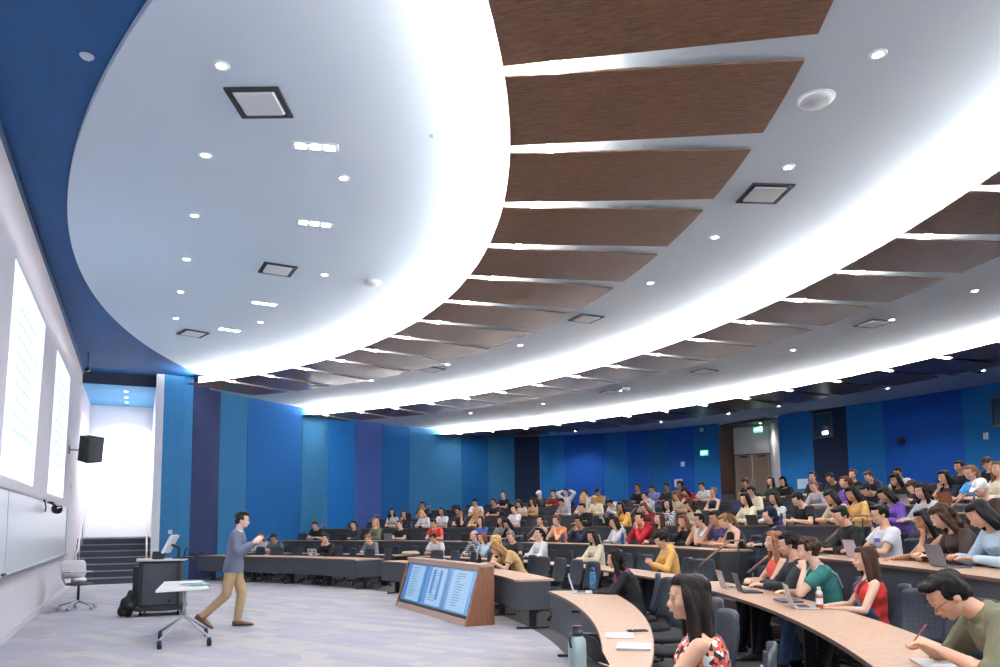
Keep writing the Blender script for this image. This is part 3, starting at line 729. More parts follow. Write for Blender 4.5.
POSES={
 'write':dict(lean=20,hp=34,lh=(.42,.14,.775),rh=(.44,-.10,.785),rcurl=55),
 'write2':dict(lean=14,hp=26,hy=12,lh=(.40,.18,.775),rh=(.44,-.06,.785),rcurl=55),
 'type':dict(lean=9,hp=14,lh=(.42,.10,.785),rh=(.42,-.10,.785)),
 'type2':dict(lean=5,hp=8,hy=-14,lh=(.41,.11,.785),rh=(.41,-.09,.785)),
 'chinl':dict(lean=17,hp=14,hy=-8,le=(.36,.17,.775),lh=(.265,.075,.985),ldir=(-.1,-.15,1),lpn=(.2,-1,0),lcurl=60,rh=(.44,-.02,.775)),
 'chinr':dict(lean=17,hp=14,hy=10,re=(.36,-.17,.775),rh=(.265,-.075,.985),rdir=(-.1,.15,1),rpn=(.2,1,0),rcurl=60,lh=(.44,.02,.775)),
 'clasp':dict(lean=16,hp=6,le=(.36,.16,.775),lh=(.31,.045,.985),ldir=(0,-.3,1),lpn=(-.3,-1,0),lcurl=60,re=(.36,-.16,.775),rh=(.31,-.045,.985),rdir=(0,.3,1),rpn=(-.3,1,0),rcurl=60),
 'listen':dict(lean=4,hp=-2,hy=0,lh=(.36,.04,.775),rh=(.38,-.02,.795),ldir=(.2,-1,0),rdir=(.2,1,0)),
 'listen2':dict(lean=8,hp=2,hy=20,lh=(.38,.06,.775),rh=(.40,-.04,.775),ldir=(.4,-1,0),rdir=(.4,1,0)),
 'phone':dict(lean=12,hp=34,lh=(.36,.045,.83),rh=(.36,-.045,.83),ldir=(.7,-.1,.5),rdir=(.7,.1,.5),lpn=(0,-1,0),rpn=(0,1,0),lcurl=50,rcurl=50),
 'back':dict(lean=-6,hp=2,hy=-10,lh=(.22,.08,.62),rh=(.22,-.08,.62)),
 'slump':dict(lean=38,hp=46,lh=(.50,.06,.78),rh=(.48,-.06,.80),ldir=(.1,-1,0),rdir=(.1,1,0)),
 'headr':dict(lean=14,hp=22,hy=12,re=(.33,-.20,.775),rh=(.19,-.115,1.08),rdir=(-.3,.2,1),rpn=(0,1,0),rcurl=30,lh=(.44,.0,.775)),
 'headl':dict(lean=14,hp=22,hy=-12,le=(.33,.20,.775),lh=(.19,.115,1.08),ldir=(-.3,-.2,1),lpn=(0,-1,0),lcurl=30,rh=(.44,.0,.775)),
 'stretch':dict(lean=0,hp=4,le=(.02,.36,1.20),lh=(-.06,.14,1.30),re=(.02,-.36,1.20),rh=(-.06,-.14,1.30),ldir=(-.2,-1,0),rdir=(-.2,1,0),lpn=(1,0,0),rpn=(1,0,0)),
}
def person(label,loc,rz,pose='type',fem=0,skin_=0,hair='short',hc='black',top='white',pat=None,sleeve='short',hood=0,collar=0,bottom='darkjeans',glasses=0,scale=1.0,hi=False,J=None,group='students seated in the lecture hall',loose=0,shoes='black',key=None,category='person',legs=True):
    pk=key or pose
    if J is None: J=cached(('J',pk,fem),lambda: seated(fem=fem,**POSES[pose]))
    t=thing('person',label,category,loc,rz,group); t.scale=(scale,)*3
    b=obj('body',cached(('b',pk,fem,hi),lambda: body_mesh(J,hi)),t); b.material_slots[0].link='OBJECT'; b.material_slots[0].material=skin(skin_)
    def child(name,me,m,M=None):
        if len(me.materials)==0: me.materials.append(None)
        o=obj(name,me,t); o.material_slots[0].link='OBJECT'; o.material_slots[0].material=m
        if M is not None: o.matrix_local=M
        return o
    shirt=child('hoodie' if hood else 'shirt',cached(('t',pk,fem,hi,sleeve,hood,collar,loose),lambda: top_mesh(J,sleeve,hi,hood,collar,loose)),cloth(top,pat))
    if legs:
        child('trousers',cached(('p',pk,fem,hi),lambda: bottom_mesh(J,hi)),cloth(bottom))
        for ii in (0,1): child('shoe',cached(('s',pk,fem,ii),lambda: shoe_mesh(J,ii).mesh('shoe',[])),cloth(shoes))
    if hair:
        nm='hood' if hair=='hood' else 'cap' if hair=='cap' else 'hat' if hair=='hat' else 'hair'
        child(nm,hair_mesh(hair,hi),hairmat(hc),J['H'])
    if glasses:
        g=cached('glasses',lambda: glasses_mesh().mesh('glasses',[])); child('glasses',g,mat('glasses_frame',rgb(30,28,30),.3),J['H'])
    return t,J
PPL=[(2, 42.25, 'write', 1, 0, 'bob', 'auburn', 'white', 'long', '-', 'auburn hair, white top'),
(2, 40.43, 'write', 0, 1, 'short', 'black', 'slate', 'short', '-', 'short black hair, dark top'),
(3, 38.78, 'write', 0, 0, 'short', 'brown', 'black', 'short', '-', 'reddish-brown short hair, black tee'),
(1, 26.85, 'chinr', 1, 0, 'curly', 'black', 'black', 'long', 'laptop=stickers', 'black curly hair, black hoodie'),
(3, 34.08, 'type', 0, 1, 'short', 'black', 'darkgrey', 'long', 'hood,laptop=dark', 'short dark hair, dark grey jacket'),
(2, 27.62, 'write', 0, 0, 'short', 'ginger', 'grey', 'long', '-', 'short ginger hair, grey sweater'),
(3, 31.43, 'listen', 1, 0, 'bob', 'blonde', 'olive', 'long', '-', 'pale blonde hair, olive grey top'),
(4, 34.48, 'listen2', 1, 1, 'long', 'black', 'lightgrey', 'short', '-', 'long black hair, light grey top'),
(3, 28.18, 'type', 0, 0, 'short', 'auburn', 'black', 'short', 'laptop=grey', 'short auburn hair, black tee'),
(4, 32.8, 'chinr', 1, 0, 'long', 'brown', 'darkgrey', 'long', '-', 'long brown hair, dark grey sweater'),
(5, 34.95, 'clasp', 0, 2, 'short', 'black', 'black', 'short', 'glasses', 'short black hair, glasses, black tee'),
(4, 30.55, 'write', 1, 0, 'bob', 'blonde', 'white', 'long', 'bottle=blue', 'blonde hair, white top, blue bottle'),
(3, 23.67, 'write2', 0, 1, 'short', 'black', 'red', 'short', '-', 'short black hair, bright red tee'),
(4, 28.65, 'listen', 0, 2, 'short', 'black', 'white', 'short', '-', 'short black hair, white tee, beard'),
(2, 18.7, 'write', 0, 1, 'short', 'black', 'white', 'short', '-', 'short black hair, white tee, writing'),
(4, 26.4, 'headl', 0, 2, 'short', 'black', 'navy', 'short', '-', 'black hair, navy tee, hand on forehead'),
(5, 29.05, 'write2', 0, 1, 'short', 'black', 'white', 'short', '-', 'short black hair, white tee'),
(4, 24.15, 'headr', 1, 0, 'wavy', 'blonde', 'tan', 'long', '-', 'wavy blonde hair, olive tan top'),
(3, 18.05, 'listen', 1, 0, 'long', 'brown', 'blue', 'long', 'laptop=dark', 'long brown hair, blue sweater'),
(2, 13.73, 'listen', 0, 0, 'bald', 'brown', 'lightgrey', 'long', 'plaid,glasses,collar', 'balding head, plaid shirt'),
(2, 11.95, 'chinl', 1, 0, 'bob', 'auburn', 'lightblue', 'long', '-', 'auburn bob, light blue top, hand on cheek'),
(5, 27.08, 'type2', 0, 2, 'short', 'black', 'darkgrey', 'short', 'glasses', 'short black hair, dark grey tee'),
(3, 15.53, 'listen', 1, 2, 'bob', 'black', 'lightgrey', 'short', 'stripe', 'black bob, grey striped tee'),
(6, 29.78, 'listen', 0, 1, 'short', 'brown', 'black', 'short', '-', 'short brown hair, black tee'),
(5, 24.05, 'write', 1, 1, 'long', 'dark', 'cream', 'short', '-', 'long dark hair, cream top'),
(5, 22.85, 'type', 1, 2, 'long', 'black', 'tan', 'none', '-', 'long black hair, tan sleeveless top'),
(4, 20.2, 'listen', 0, 1, 'short', 'black', 'white', 'short', '-', 'short black hair, white tee, upright'),
(3, 13.98, 'write', 1, 1, 'long', 'black', 'black', 'long', '-', 'long black hair, black sweater'),
(2, 8.15, 'write2', 0, 0, 'short', 'grey', 'darkgrey', 'short', '-', 'short greying hair, dark tee'),
(6, 25.83, 'chinl', 0, 1, 'cap', 'whitecap', 'darkgrey', 'long', '-', 'white cap, dark grey jacket'),
(6, 24.53, 'type', 0, 1, 'short', 'black', 'maroon', 'long', '-', 'short black hair, maroon sweater'),
(6, 23.38, 'stretch', 0, 1, 'short', 'black', 'white', 'long', '-', 'black hair, white shirt, arms raised'),
(3, 10.58, 'listen', 1, 1, 'bun', 'dark', 'black', 'none', 'bottle=blue', 'hair tied back, black sleeveless top'),
(5, 19.42, 'write', 0, 1, 'short', 'black', 'lightgrey', 'long', 'hood', 'short black hair, light grey hoodie'),
(2, 4.93, 'listen', 1, 0, 'pony', 'black', 'white', 'long', '-', 'black ponytail, white tee'),
(3, 8.12, 'clasp', 1, 0, 'short', 'auburn', 'orange', 'short', '-', 'short auburn hair, peach orange top'),
(4, 12.15, 'chinr', 0, 0, 'short', 'black', 'black', 'long', 'collar', 'short black hair, black jacket'),
(5, 17.65, 'listen', 1, 0, 'bob', 'blonde', 'beige', 'long', '-', 'blonde bob, beige top'),
(6, 21.2, 'headl', 1, 0, 'long', 'brown', 'white', 'long', '-', 'long brown hair, white sweater'),
(6, 19.92, 'phone', 0, 2, 'hat', 'blackhat', 'tan', 'long', '-', 'black brimmed hat, tan jacket'),
(5, 16.23, 'write2', 0, 1, 'short', 'blonde', 'cream', 'long', '-', 'short blonde hair, cream top'),
(3, 5.53, 'clasp', 0, 2, 'short', 'black', 'navy', 'long', 'bottle=blue', 'short black hair, navy jacket'),
(2, -2.42, 'type', 1, 1, 'verylong', 'dark', 'cream', 'long', 'laptop=dark', 'long dark brown hair, cream sweater'),
(5, 14.0, 'slump', 0, 1, 'short', 'black', 'white', 'long', 'hood', 'black hair, white hoodie, head bowed'),
(6, 16.35, 'listen', 0, 3, 'curly', 'black', 'black', 'long', '-', 'curly black hair, black jacket'),
(5, 11.12, 'chinl', 0, 1, 'short', 'black', 'white', 'long', 'hood', 'short black hair, white hoodie, hand on chin'),
(6, 14.69, 'write', 1, 2, 'bun', 'black', 'periwinkle', 'short', '-', 'black bun, periwinkle tee'),
(6, 13.6, 'type', 0, 3, 'short', 'black', 'darkgrey', 'long', '-', 'short black hair, charcoal jacket'),
(6, 12.5, 'listen', 1, 3, 'afro', 'black', 'black', 'long', '-', 'big black curls, black top'),
(4, 8.03, 'chinr', 1, 2, 'long', 'black', 'yellow', 'long', '-', 'long black hair, yellow top'),
(4, 3.8, 'listen', 1, 0, 'long', 'dark', 'white', 'long', 'plaid', 'long dark hair, black and white checked shirt'),
(5, 8.18, 'write', 1, 0, 'wavy', 'lightbrown', 'beige', 'short', '-', 'wavy light brown hair, beige top'),
(6, 11.4, 'slump', 1, 0, 'long', 'dark', 'crimson', 'long', '-', 'long dark hair, crimson top'),
(3, 1.25, 'chinl', 1, 1, 'bob', 'dark', 'white', 'long', 'hood,laptop=silver', 'dark bob, white hoodie, hand at mouth'),
(3, -1.55, 'clasp', 0, 1, 'short', 'dark', 'crimson', 'long', 'hood,bottle=blue', 'short dark hair, crimson hoodie'),
(4, 5.5, 'write', 1, 0, 'long', 'auburn', 'maroon', 'long', '-', 'long auburn hair, maroon top'),
(3, -3.05, 'listen', 1, 0, 'long', 'brown', 'brown', 'long', '-', 'long brown hair, brown jacket'),
(3, -6.2, 'chinr', 1, 1, 'long', 'auburn', 'black', 'long', '-', 'long auburn hair, black jacket'),
(4, 1.05, 'write', 1, 0, 'wavy', 'brown', 'beige', 'long', '-', 'wavy brown hair, beige top'),
(6, 10.31, 'write2', 0, 1, 'short', 'black', 'white', 'short', '-', 'short black hair, white tee, back row'),
(5, 5.28, 'listen', 1, 0, 'bun', 'ginger', 'navy', 'none', '-', 'ginger bun, navy sleeveless top'),
(6, 6.7, 'phone', 0, 2, 'short', 'brown', 'navy', 'short', '-', 'short brown hair, navy tee'),
(5, 1.78, 'write2', 0, 1, 'short', 'black', 'cream', 'long', 'laptop=blue', 'short black hair, cream jacket'),
(4, -3.52, 'type', 1, 1, 'long', 'black', 'cream', 'long', 'laptop=brown', 'long black hair, cream cardigan'),
(6, 4.94, 'listen', 1, 0, 'long', 'dark', 'darkgreen', 'long', '-', 'long dark hair, dark green jacket'),
(6, 3.84, 'write2', 0, 1, 'hood', 'blackhood', 'black', 'long', '-', 'black hood up, black hoodie'),
(4, -5.77, 'type2', 1, 1, 'bob', 'black', 'white', 'long', 'laptop=dark', 'black bob, white cardigan'),
(3, -7.85, 'clasp', 0, 1, 'short', 'black', 'white', 'short', 'glasses,notebook', 'short black hair, glasses, white tee'),
(3, -9.32, 'headr', 0, 2, 'short', 'black', 'violet', 'short', '-', 'short black hair, violet tee, hand on head'),
(3, -10.78, 'write', 1, 0, 'pony', 'lightbrown', 'black', 'none', '-', 'light brown ponytail, black sleeveless top'),
(3, -14.45, 'write2', 0, 0, 'hood', 'navyhood', 'navy', 'long', '-', 'navy hood up, navy hoodie'),
(6, 1.73, 'listen2', 0, 1, 'short', 'black', 'darkgrey', 'long', '-', 'short black hair, grey jacket'),
(5, -3.07, 'write2', 1, 0, 'pony', 'ginger', 'lightgrey', 'long', '-', 'ginger ponytail, light grey sweater'),
(4, -8.27, 'write', 0, 0, 'curly', 'dark', 'black', 'short', 'bottle=navy', 'curly dark hair, black tee'),
(6, 0.12, 'write', 0, 2, 'short', 'dark', 'darkgrey', 'long', '-', 'short dark hair, charcoal hoodie'),
(6, -0.97, 'listen', 1, 1, 'short', 'auburn', 'black', 'long', '-', 'short auburn hair, black sweater'),
(5, -5.05, 'type2', 1, 0, 'pony', 'auburn', 'purple', 'long', '-', 'auburn ponytail, purple hoodie'),
(4, -10.67, 'write', 1, 1, 'long', 'black', 'beige', 'long', '-', 'long black hair, beige jacket'),
(4, -11.98, 'write2', 1, 2, 'long', 'black', 'gold', 'long', '-', 'long black hair, gold top'),
(6, -2.42, 'write', 0, 0, 'short', 'auburn', 'navy', 'long', 'hood,laptop=grey', 'short auburn hair, navy hoodie'),
(5, -7.25, 'slump', 0, 1, 'short', 'dark', 'darkgrey', 'long', '-', 'short dark hair, grey top, head bowed'),
(3, -20.12, 'write2', 0, 1, 'short', 'black', 'black', 'long', 'main,collar,laptop=silver', 'short black hair, long black shirt'),
(3, -22.27, 'type', 0, 1, 'short', 'black', 'white', 'short', 'main,glasses,laptop=tablet', 'short black hair, glasses, white tee, holding a tablet'),
(4, -14.42, 'write', 1, 1, 'bob', 'black', 'purple', 'long', '-', 'black bob, purple hoodie'),
(6, -4.05, 'write2', 0, 2, 'short', 'black', 'white', 'short', '-', 'short black hair, white tee, tall'),
(5, -8.67, 'write2', 1, 2, 'long', 'black', 'black', 'long', '-', 'long black hair, black cardigan'),
(4, -16.12, 'type', 1, 1, 'wavy', 'dark', 'lightgrey', 'long', 'hood', 'voluminous dark hair, light grey hoodie'),
(5, -10.36, 'slump', 0, 0, 'short', 'brown', 'darkgrey', 'long', 'laptop=silver', 'short brown hair, head bowed behind silver laptop'),
(6, -7.52, 'type', 0, 2, 'short', 'dark', 'black', 'long', '-', 'short dark hair, black tee'),
(5, -11.56, 'chinr', 1, 1, 'long', 'black', 'navy', 'short', '-', 'long black hair, navy top'),
(5, -12.75, 'type', 1, 0, 'pony', 'ginger', 'skyblue', 'short', 'glasses,laptop=brown', 'ginger ponytail, sky blue tee'),
(6, -9.15, 'write2', 0, 1, 'cap', 'brown', 'black', 'short', '-', 'backwards cap, black tee'),
(5, -13.95, 'listen', 1, 0, 'verylong', 'lightbrown', 'cream', 'long', '-', 'very long light brown hair, cream jacket'),
(4, -19.52, 'phone', 1, 0, 'cap', 'whitecap', 'brown', 'long', '-', 'white baseball cap, brown sweater'),
(3, -25.53, 'chinr', 1, 2, 'verylong', 'black', 'black', 'none', 'main', 'long black hair, black sleeveless top, hand on face'),
(3, -26.99, 'write', 1, 0, 'wavy', 'brown', 'brown', 'long', 'main', 'wavy brown hair, dark top'),
(3, -28.92, 'write', 1, 1, 'bob', 'black', 'lightblue', 'long', 'laptop=grey', 'black hair, light blue top'),
(1, -0.82, 'chinl', 1, 0, 'wavy', 'blonde', 'black', 'short', 'bottle=black', 'bright blonde hair, black top'),
(1, -3.02, 'slump', 1, 0, 'verylong', 'darkblonde', 'tan', 'short', '-', 'dark blonde hair, tan top, leaning over'),
(1, -20.47, 'type', 1, 1, 'wavy', 'black', 'black', 'long', 'main,laptop=silver', 'wavy black hair, black jacket, plum scarf'),
(2, -11.25, 'phone', 1, 1, 'curly', 'black', 'gold', 'long', 'main,hood,notebook', 'curly black hair, mustard yellow hoodie'),
(2, -22.32, 'listen', 1, 0, 'wavy', 'ginger', 'coral', 'none', 'main,laptop=silver', 'wavy ginger hair, coral top'),
(2, -24.17, 'type', 0, 1, 'curly', 'dark', 'darkgrey', 'long', 'main,glasses,laptop=darkopen', 'curly dark hair, glasses, charcoal cardigan'),
(2, -26.52, 'chinl', 0, 0, 'curly', 'brown', 'teal', 'short', 'main', 'curly brown hair, teal tee with white straps'),
(2, -29.52, 'back', 1, 0, 'long', 'brown', 'red', 'none', 'main,laptop=silver', 'long brown hair, red top with denim overalls'),
(2, -36.02, 'write', 0, 1, 'short', 'black', 'olive', 'mid', 'main,glasses,collar,notebook', 'short black hair, glasses, olive shirt, writing'),
(1, -38.88, 'listen2', 1, 1, 'verylong', 'dark', 'orange', 'none', 'main,floral', 'long dark hair, orange floral top')]
# ================================================================ FURNITURE
FZ=[0,0,.36,.74,1.09,1.44]; RF=[15.15,17.2,18.62,20.82,23.02,25.22]; WD=[.84,.64,.64,.64,.64,.64]
ROWN=['front row','second row','third row','fourth row','fifth row','back row']
M_top=wood('desk_laminate',rgb(176,140,116),rgb(198,164,138),(6,6,1),.38,3)
M_topd=wood('desk_laminate_rear',rgb(96,78,68),rgb(118,96,82),(6,6,1),.38,3)
M_edge=mat('desk_edge',rgb(96,72,60),.5)
M_mod=mat('modesty_panel',rgb(54,58,65),.6,noise=(40,.12,(1,1,1)))
M_metal=mat('black_metal',rgb(26,27,30),.45,.3)
SEG=[[(42.2,17.2),(12.9,-14.6),(-21.9,-47)],[(43.2,21.3),(18.6,-15.8),(-18.4,-46)],[(42.8,15.4),(10.5,-13.2),(-19.3,-46)],[(41,15.6),(10.3,-13.6),(-20.4,-42)],[(38.6,15.4),(10.3,-13.6),(-20.4,-34)],[(36.3,15.2),(10.3,-13.6),(-20.4,-28)]]
SEGN=['left section','middle section','right section']
def floor_at(r): return 0
def taper(a): return 15.27+max(0,min(1,(-21.7-a)/17))*.42
for k in range(6):
    Rf=RF[k]; z=FZ[k]; W=WD[k]
    for si,(a1,a0) in enumerate(SEG[k]):
        near=k<2; f0=(lambda o: (lambda a: taper(a)+o)) if (k==0 and si==2) else (lambda o: Rf+o); W=.60 if (k==0 and si==1) else WD[k]
        t=thing('lecture_desk','long curved desk of the %s, %s, %s'%(ROWN[k],SEGN[si],'light wood top with grey front' if k==0 else 'light wood top, open below' if k==1 else 'dark front panel'),'desk',tuple(pol(Rf+W/2,(a0+a1)/2,z)),0,'curved lecture desks')
        n=max(8,int((a1-a0)*1.2))
        obj('desktop',MB().arc(f0(0),Rf+W,a0,a1,z+.715,z+.742,n),t,None,[M_top],world=True)
        obj('edge_band',MB().arc(f0(-.004),f0(-.0005),a0,a1,z+.712,z+.743,n),t,None,[M_edge],world=True)
        obj('edge_band',MB().arc(Rf+W+.0005,Rf+W+.004,a0,a1,z+.712,z+.743,n),t,None,[M_edge],world=True)
        if k!=1: obj('modesty_panel',MB().arc(f0(.03),f0(.05),a0+.05,a1-.05,z+(.30 if near else .02),z+.712,n),t,None,[M_mod],world=True)
        for ae,s in ((a0,1),(a1,-1)) if k!=1 else ():
            mb=MB(); mb.arc(f0(.05),Rf+W-.06,ae+min(0,s*.08),ae+max(0,s*.08),z+(.30 if near else .05),z+.712,2)
            obj('end_panel',mb,t,None,[M_mod],world=True)
        nl=max(2,int(math.ceil(R_(a1-a0)*Rf/1.9))+1)
        for i in range(nl):
            a=a0+.9+(a1-a0-1.8)*i/(nl-1); rz=R_(a); p=pol(Rf+W/2+.02,a,z)
            mb=MB(); mb.box((p.x,p.y,z+.36),(.10,.055,.70),rz); mb.box((p.x,p.y,z+.014),(.50,.075,.028),rz,bev=.008); mb.box((p.x,p.y,z+.70),(.44,.05,.025),rz)
            obj('leg',mb,t,None,[M_metal],world=True)
# ---------------------------------------------------------------- chairs
def dotmat():
    m=mat('chair_back_plastic',rgb(38,46,58),.42); nt=m.node_tree;L=nt.links;b=nt.nodes['Principled BSDF']
    tc=nt.nodes.new('ShaderNodeTexCoord'); mp=nt.nodes.new('ShaderNodeMapping'); mp.inputs['Scale'].default_value=(0,24,24); L.new(tc.outputs['Object'],mp.inputs[0])
    fr=nt.nodes.new('ShaderNodeVectorMath'); fr.operation='FRACTION'; L.new(mp.outputs[0],fr.inputs[0])
    sb=nt.nodes.new('ShaderNodeVectorMath'); sb.operation='SUBTRACT'; sb.inputs[1].default_value=(0,.5,.5); L.new(fr.outputs[0],sb.inputs[0])
    ln=nt.nodes.new('ShaderNodeVectorMath'); ln.operation='LENGTH'; L.new(sb.outputs[0],ln.inputs[0])
    lt=nt.nodes.new('ShaderNodeMath'); lt.operation='LESS_THAN'; lt.inputs[1].default_value=.2; L.new(ln.outputs['Value'],lt.inputs[0])
    sx=nt.nodes.new('ShaderNodeSeparateXYZ'); L.new(tc.outputs['Object'],sx.inputs[0])
    ay=nt.nodes.new('ShaderNodeMath'); ay.operation='ABSOLUTE'; L.new(sx.outputs['Y'],ay.inputs[0])
    l2=nt.nodes.new('ShaderNodeMath'); l2.operation='LESS_THAN'; l2.inputs[1].default_value=.165; L.new(ay.outputs[0],l2.inputs[0])
    l3=nt.nodes.new('ShaderNodeMath'); l3.operation='LESS_THAN'; l3.inputs[1].default_value=.93; L.new(sx.outputs['Z'],l3.inputs[0])
    l4=nt.nodes.new('ShaderNodeMath'); l4.operation='GREATER_THAN'; l4.inputs[1].default_value=.62; L.new(sx.outputs['Z'],l4.inputs[0])
    p=lt
    for q in (l2,l3,l4):
        mu=nt.nodes.new('ShaderNodeMath'); mu.operation='MULTIPLY'; L.new(p.outputs[0],mu.inputs[0]); L.new(q.outputs[0],mu.inputs[1]); p=mu
    mx=nt.nodes.new('ShaderNodeMix'); mx.data_type='RGBA'; mx.inputs['A'].default_value=rgb(38,46,58); mx.inputs['B'].default_value=rgb(14,16,20); L.new(p.outputs[0],mx.inputs['Factor']); L.new(mx.outputs['Result'],b.inputs['Base Color'])
    return m
M_cback=dotmat(); M_cseat=mat('chair_seat_fabric',rgb(20,22,26),.9,bump=(200,.2))
def chair_meshes():
    mb=MB(); V=[];F=[];nu,nv=10,9
    for s in (0,1):
        for j in range(nv+1):
            v=j/nv; z=.53+.44*v; w=(.205+.02*math.sin(v*PI))*(1-.10*max(0,v-.8)/.2*1.0); x0=-.20-.085*v-.02*math.sin(v*PI)
            for i in range(nu+1):
                u=i/nu*2-1; V.append((x0+.035*u*u-(.014 if s else 0),w*u,z-(.02*(abs(u)**4) if v>.95 else 0)))
    W=nu+1;S=(nv+1)*W
    for j in range(nv):
        for i in range(nu): p=j*W+i; F.append((p,p+1,p+1+W,p+W)); F.append((p+S,p+W+S,p+1+W+S,p+1+S))
    for j in range(nv):
        for i in (0,nu): p=j*W+i; F.append((p,p+W,p+W+S,p+S))
    for i in range(nu):
        for j in (0,nv): p=j*W+i; F.append((p,p+1,p+1+S,p+S))
    mb.add(V,F,0,True)
    back=mb.mesh('backrest',[M_cback])
    mb=MB(); loft(mb,[(V3(0,0,.425),V3(.19,0,0),V3(0,.19,0)),(V3(0,0,.432),V3(.225,0,0),V3(0,.225,0)),(V3(0,0,.455),V3(.235,0,0),V3(0,.235,0)),(V3(0,0,.472),V3(.215,0,0),V3(0,.215,0)),(V3(0,0,.475),V3(.12,0,0),V3(0,.12,0))],24)
    seat=mb.mesh('seat',[M_cseat])
    mb=MB(); mb.tube([V3(-.10,0,.425),V3(-.22,0,.44),V3(-.245,0,.52),V3(-.262,0,.66)],[.02,.022,.02,.016],8,sq=1.6)
    spine=mb.mesh('back_bracket',[M_metal])
    mb=MB(); mb.lathe([(.026,.09),(.026,.25),(.018,.25),(.018,.43)],n=10); mb.box((0,0,.42),(.2,.16,.02))
    post=mb.mesh('post',[M_metal])
    mb=MB(); mb.lathe([(.04,.07),(.04,.115)],n=10)
    for i in range(5):
        a=2*PI*i/5; mb.tube([V3(.03*math.cos(a),.03*math.sin(a),.10),V3(.16*math.cos(a),.16*math.sin(a),.085),V3(.285*math.cos(a),.285*math.sin(a),.066)],[.022,.018,.013],6)
    base=mb.mesh('star_base',[M_metal])
    mb=MB(); mb.lathe([(.012,-.018),(.027,-.016),(.027,.016),(.012,.018)],n=10,M=Matrix.Rotation(PI/2,4,'X'))
    cast=mb.mesh('caster',[M_metal])
    return back,seat,spine,post,base,cast
CM=chair_meshes()
def chair(loc,rz,label,near=False,grp='perforated office chairs of the hall',full=True):
    t=thing('office_chair',label,'chair',loc,rz,grp)
    obj('backrest',CM[0],t); obj('seat',CM[1],t)
    if full: obj('back_bracket',CM[2],t); obj('post',CM[3],t); base_=obj('star_base',CM[4],t)
    if near:
        for i in range(5):
            a=2*PI*i/5; c=obj('caster',CM[5],base_); c.location=(.285*math.cos(a),.285*math.sin(a),.028); c.rotation_euler=(0,0,a)
    return t
# ---------------------------------------------------------------- small items
M_al=mat('aluminium',rgb(188,190,196),.32,.85); M_dkal=mat('dark_laptop',rgb(44,46,52),.4,.4); M_key=mat('keys',rgb(24,25,28),.6)
M_scr=mat('laptop_screen',rgb(20,22,28),.2,emit=(rgb(190,205,225),.45))
LC={'silver':M_al,'grey':mat('grey_laptop',rgb(120,126,138),.4,.4),'dark':M_dkal,'brown':mat('brown_laptop_case',rgb(128,76,50),.6),'blue':mat('blue_laptop_case',rgb(60,70,120),.5),'stickers':M_al,'darkopen':M_dkal,'tablet':mat('tablet_cover',rgb(196,190,206),.5)}
LM={}
def laptop_meshes():
    b=MB().box((0,0,.008),(.225,.315,.014),bev=.006); k=MB().box((.02,0,.0155),(.10,.27,.002))
    tp=MB().box((-.07,0,.0155),(.06,.10,.0015))
    A=Matrix.Translation(V3(.112,0,.015))@Matrix.Rotation(R_(16),4,'Y')
    l=MB().box((0,0,.105),(.007,.315,.21),0,0); l.v=[tuple(A@Vector(v)) for v in l.v]
    s=MB().box((-.0042,0,.108),(.0012,.295,.185)); s.v=[tuple(A@Vector(v)) for v in s.v]
    g=MB().lathe([(.001,0),(.013,0),(.013,.001),(.001,.001)],n=14,M=Matrix.Rotation(PI/2,4,'Y')); g.v=[tuple(A@(Vector(v)+V3(.0036,0,.115))) for v in g.v]
    return dict(base=b,keyboard=k,touchpad=tp,lid=l,screen=s,logo=g)
_lm=laptop_meshes()
def laptop(loc,rz,kind,label):
    t=thing('laptop',label,'laptop',loc,rz,'open laptops on the desks')
    m=LC[kind]; P_={}
    for n,mm in (('base',m),('keyboard',M_key),('touchpad',m),('lid',m),('screen',M_scr)):
        kk=(n,kind if mm is m else 'x')
        if kk not in LM: LM[kk]=_lm[n].mesh(n,[mm])
        par={'keyboard':P_.get('base'),'touchpad':P_.get('base'),'screen':P_.get('lid')}.get(n) or t
        P_[n]=obj(n,LM[kk],par)
    if kind in('silver','stickers'):
        if 'lg' not in LM: LM['lg']=_lm['logo'].mesh('logo',[mat('logo_pale',rgb(236,240,246),.3)])
        obj('logo',LM['lg'],P_['lid'])
    if kind=='stickers':
        A=Matrix.Translation(V3(.112,0,.015))@Matrix.Rotation(R_(16),4,'Y')
        for (y,z,c) in ((.07,.14,(90,60,130)),(-.07,.15,(40,60,110)),(.05,.06,(70,50,120)),(-.06,.06,(240,240,244))):
            q=MB().box((.0042,y,z),(.001,.07,.05)); q.v=[tuple(A@Vector(v)) for v in q.v]; obj('sticker',q,P_['lid'],None,[mat('sticker_%d'%c[0],rgb(*c),.5)])
    return t
def bottle(loc,col,label,h=.24,r=.036,name='water_bottle',cap=(24,26,30)):
    t=thing(name,label,'bottle',loc,0,None)
    obj('bottle_body',MB().lathe([(r*.9,0),(r,.006),(r,h*.74),(r*.92,h*.80),(r*.62,h*.86),(r*.6,h*.88)],n=18),t,None,[mat('bottle_%d_%d_%d'%col,rgb(*col),.35,.2)])
    obj('cap',MB().lathe([(r*.66,h*.88),(r*.68,h*.98),(r*.6,h)],n=16),t,None,[mat('cap_%d_%d_%d'%cap,rgb(*cap),.4)])
    return t
def notebook(loc,rz,label,sz=(.21,.28),th=.012,cover=(204,204,208)):
    t=thing('notebook',label,'notebook',loc,rz,'notebooks on the desks')
    obj('pages',MB().box((0,0,th*.45),(sz[0]*.97,sz[1]*.97,th*.8)),t,None,[mat('paper',rgb(205,203,198),.8)])
    obj('cover',MB().box((0,0,th*.93),(sz[0],sz[1],th*.12)),t,None,[mat('cover_%d'%cover[0],rgb(*cover),.6)])
    return t
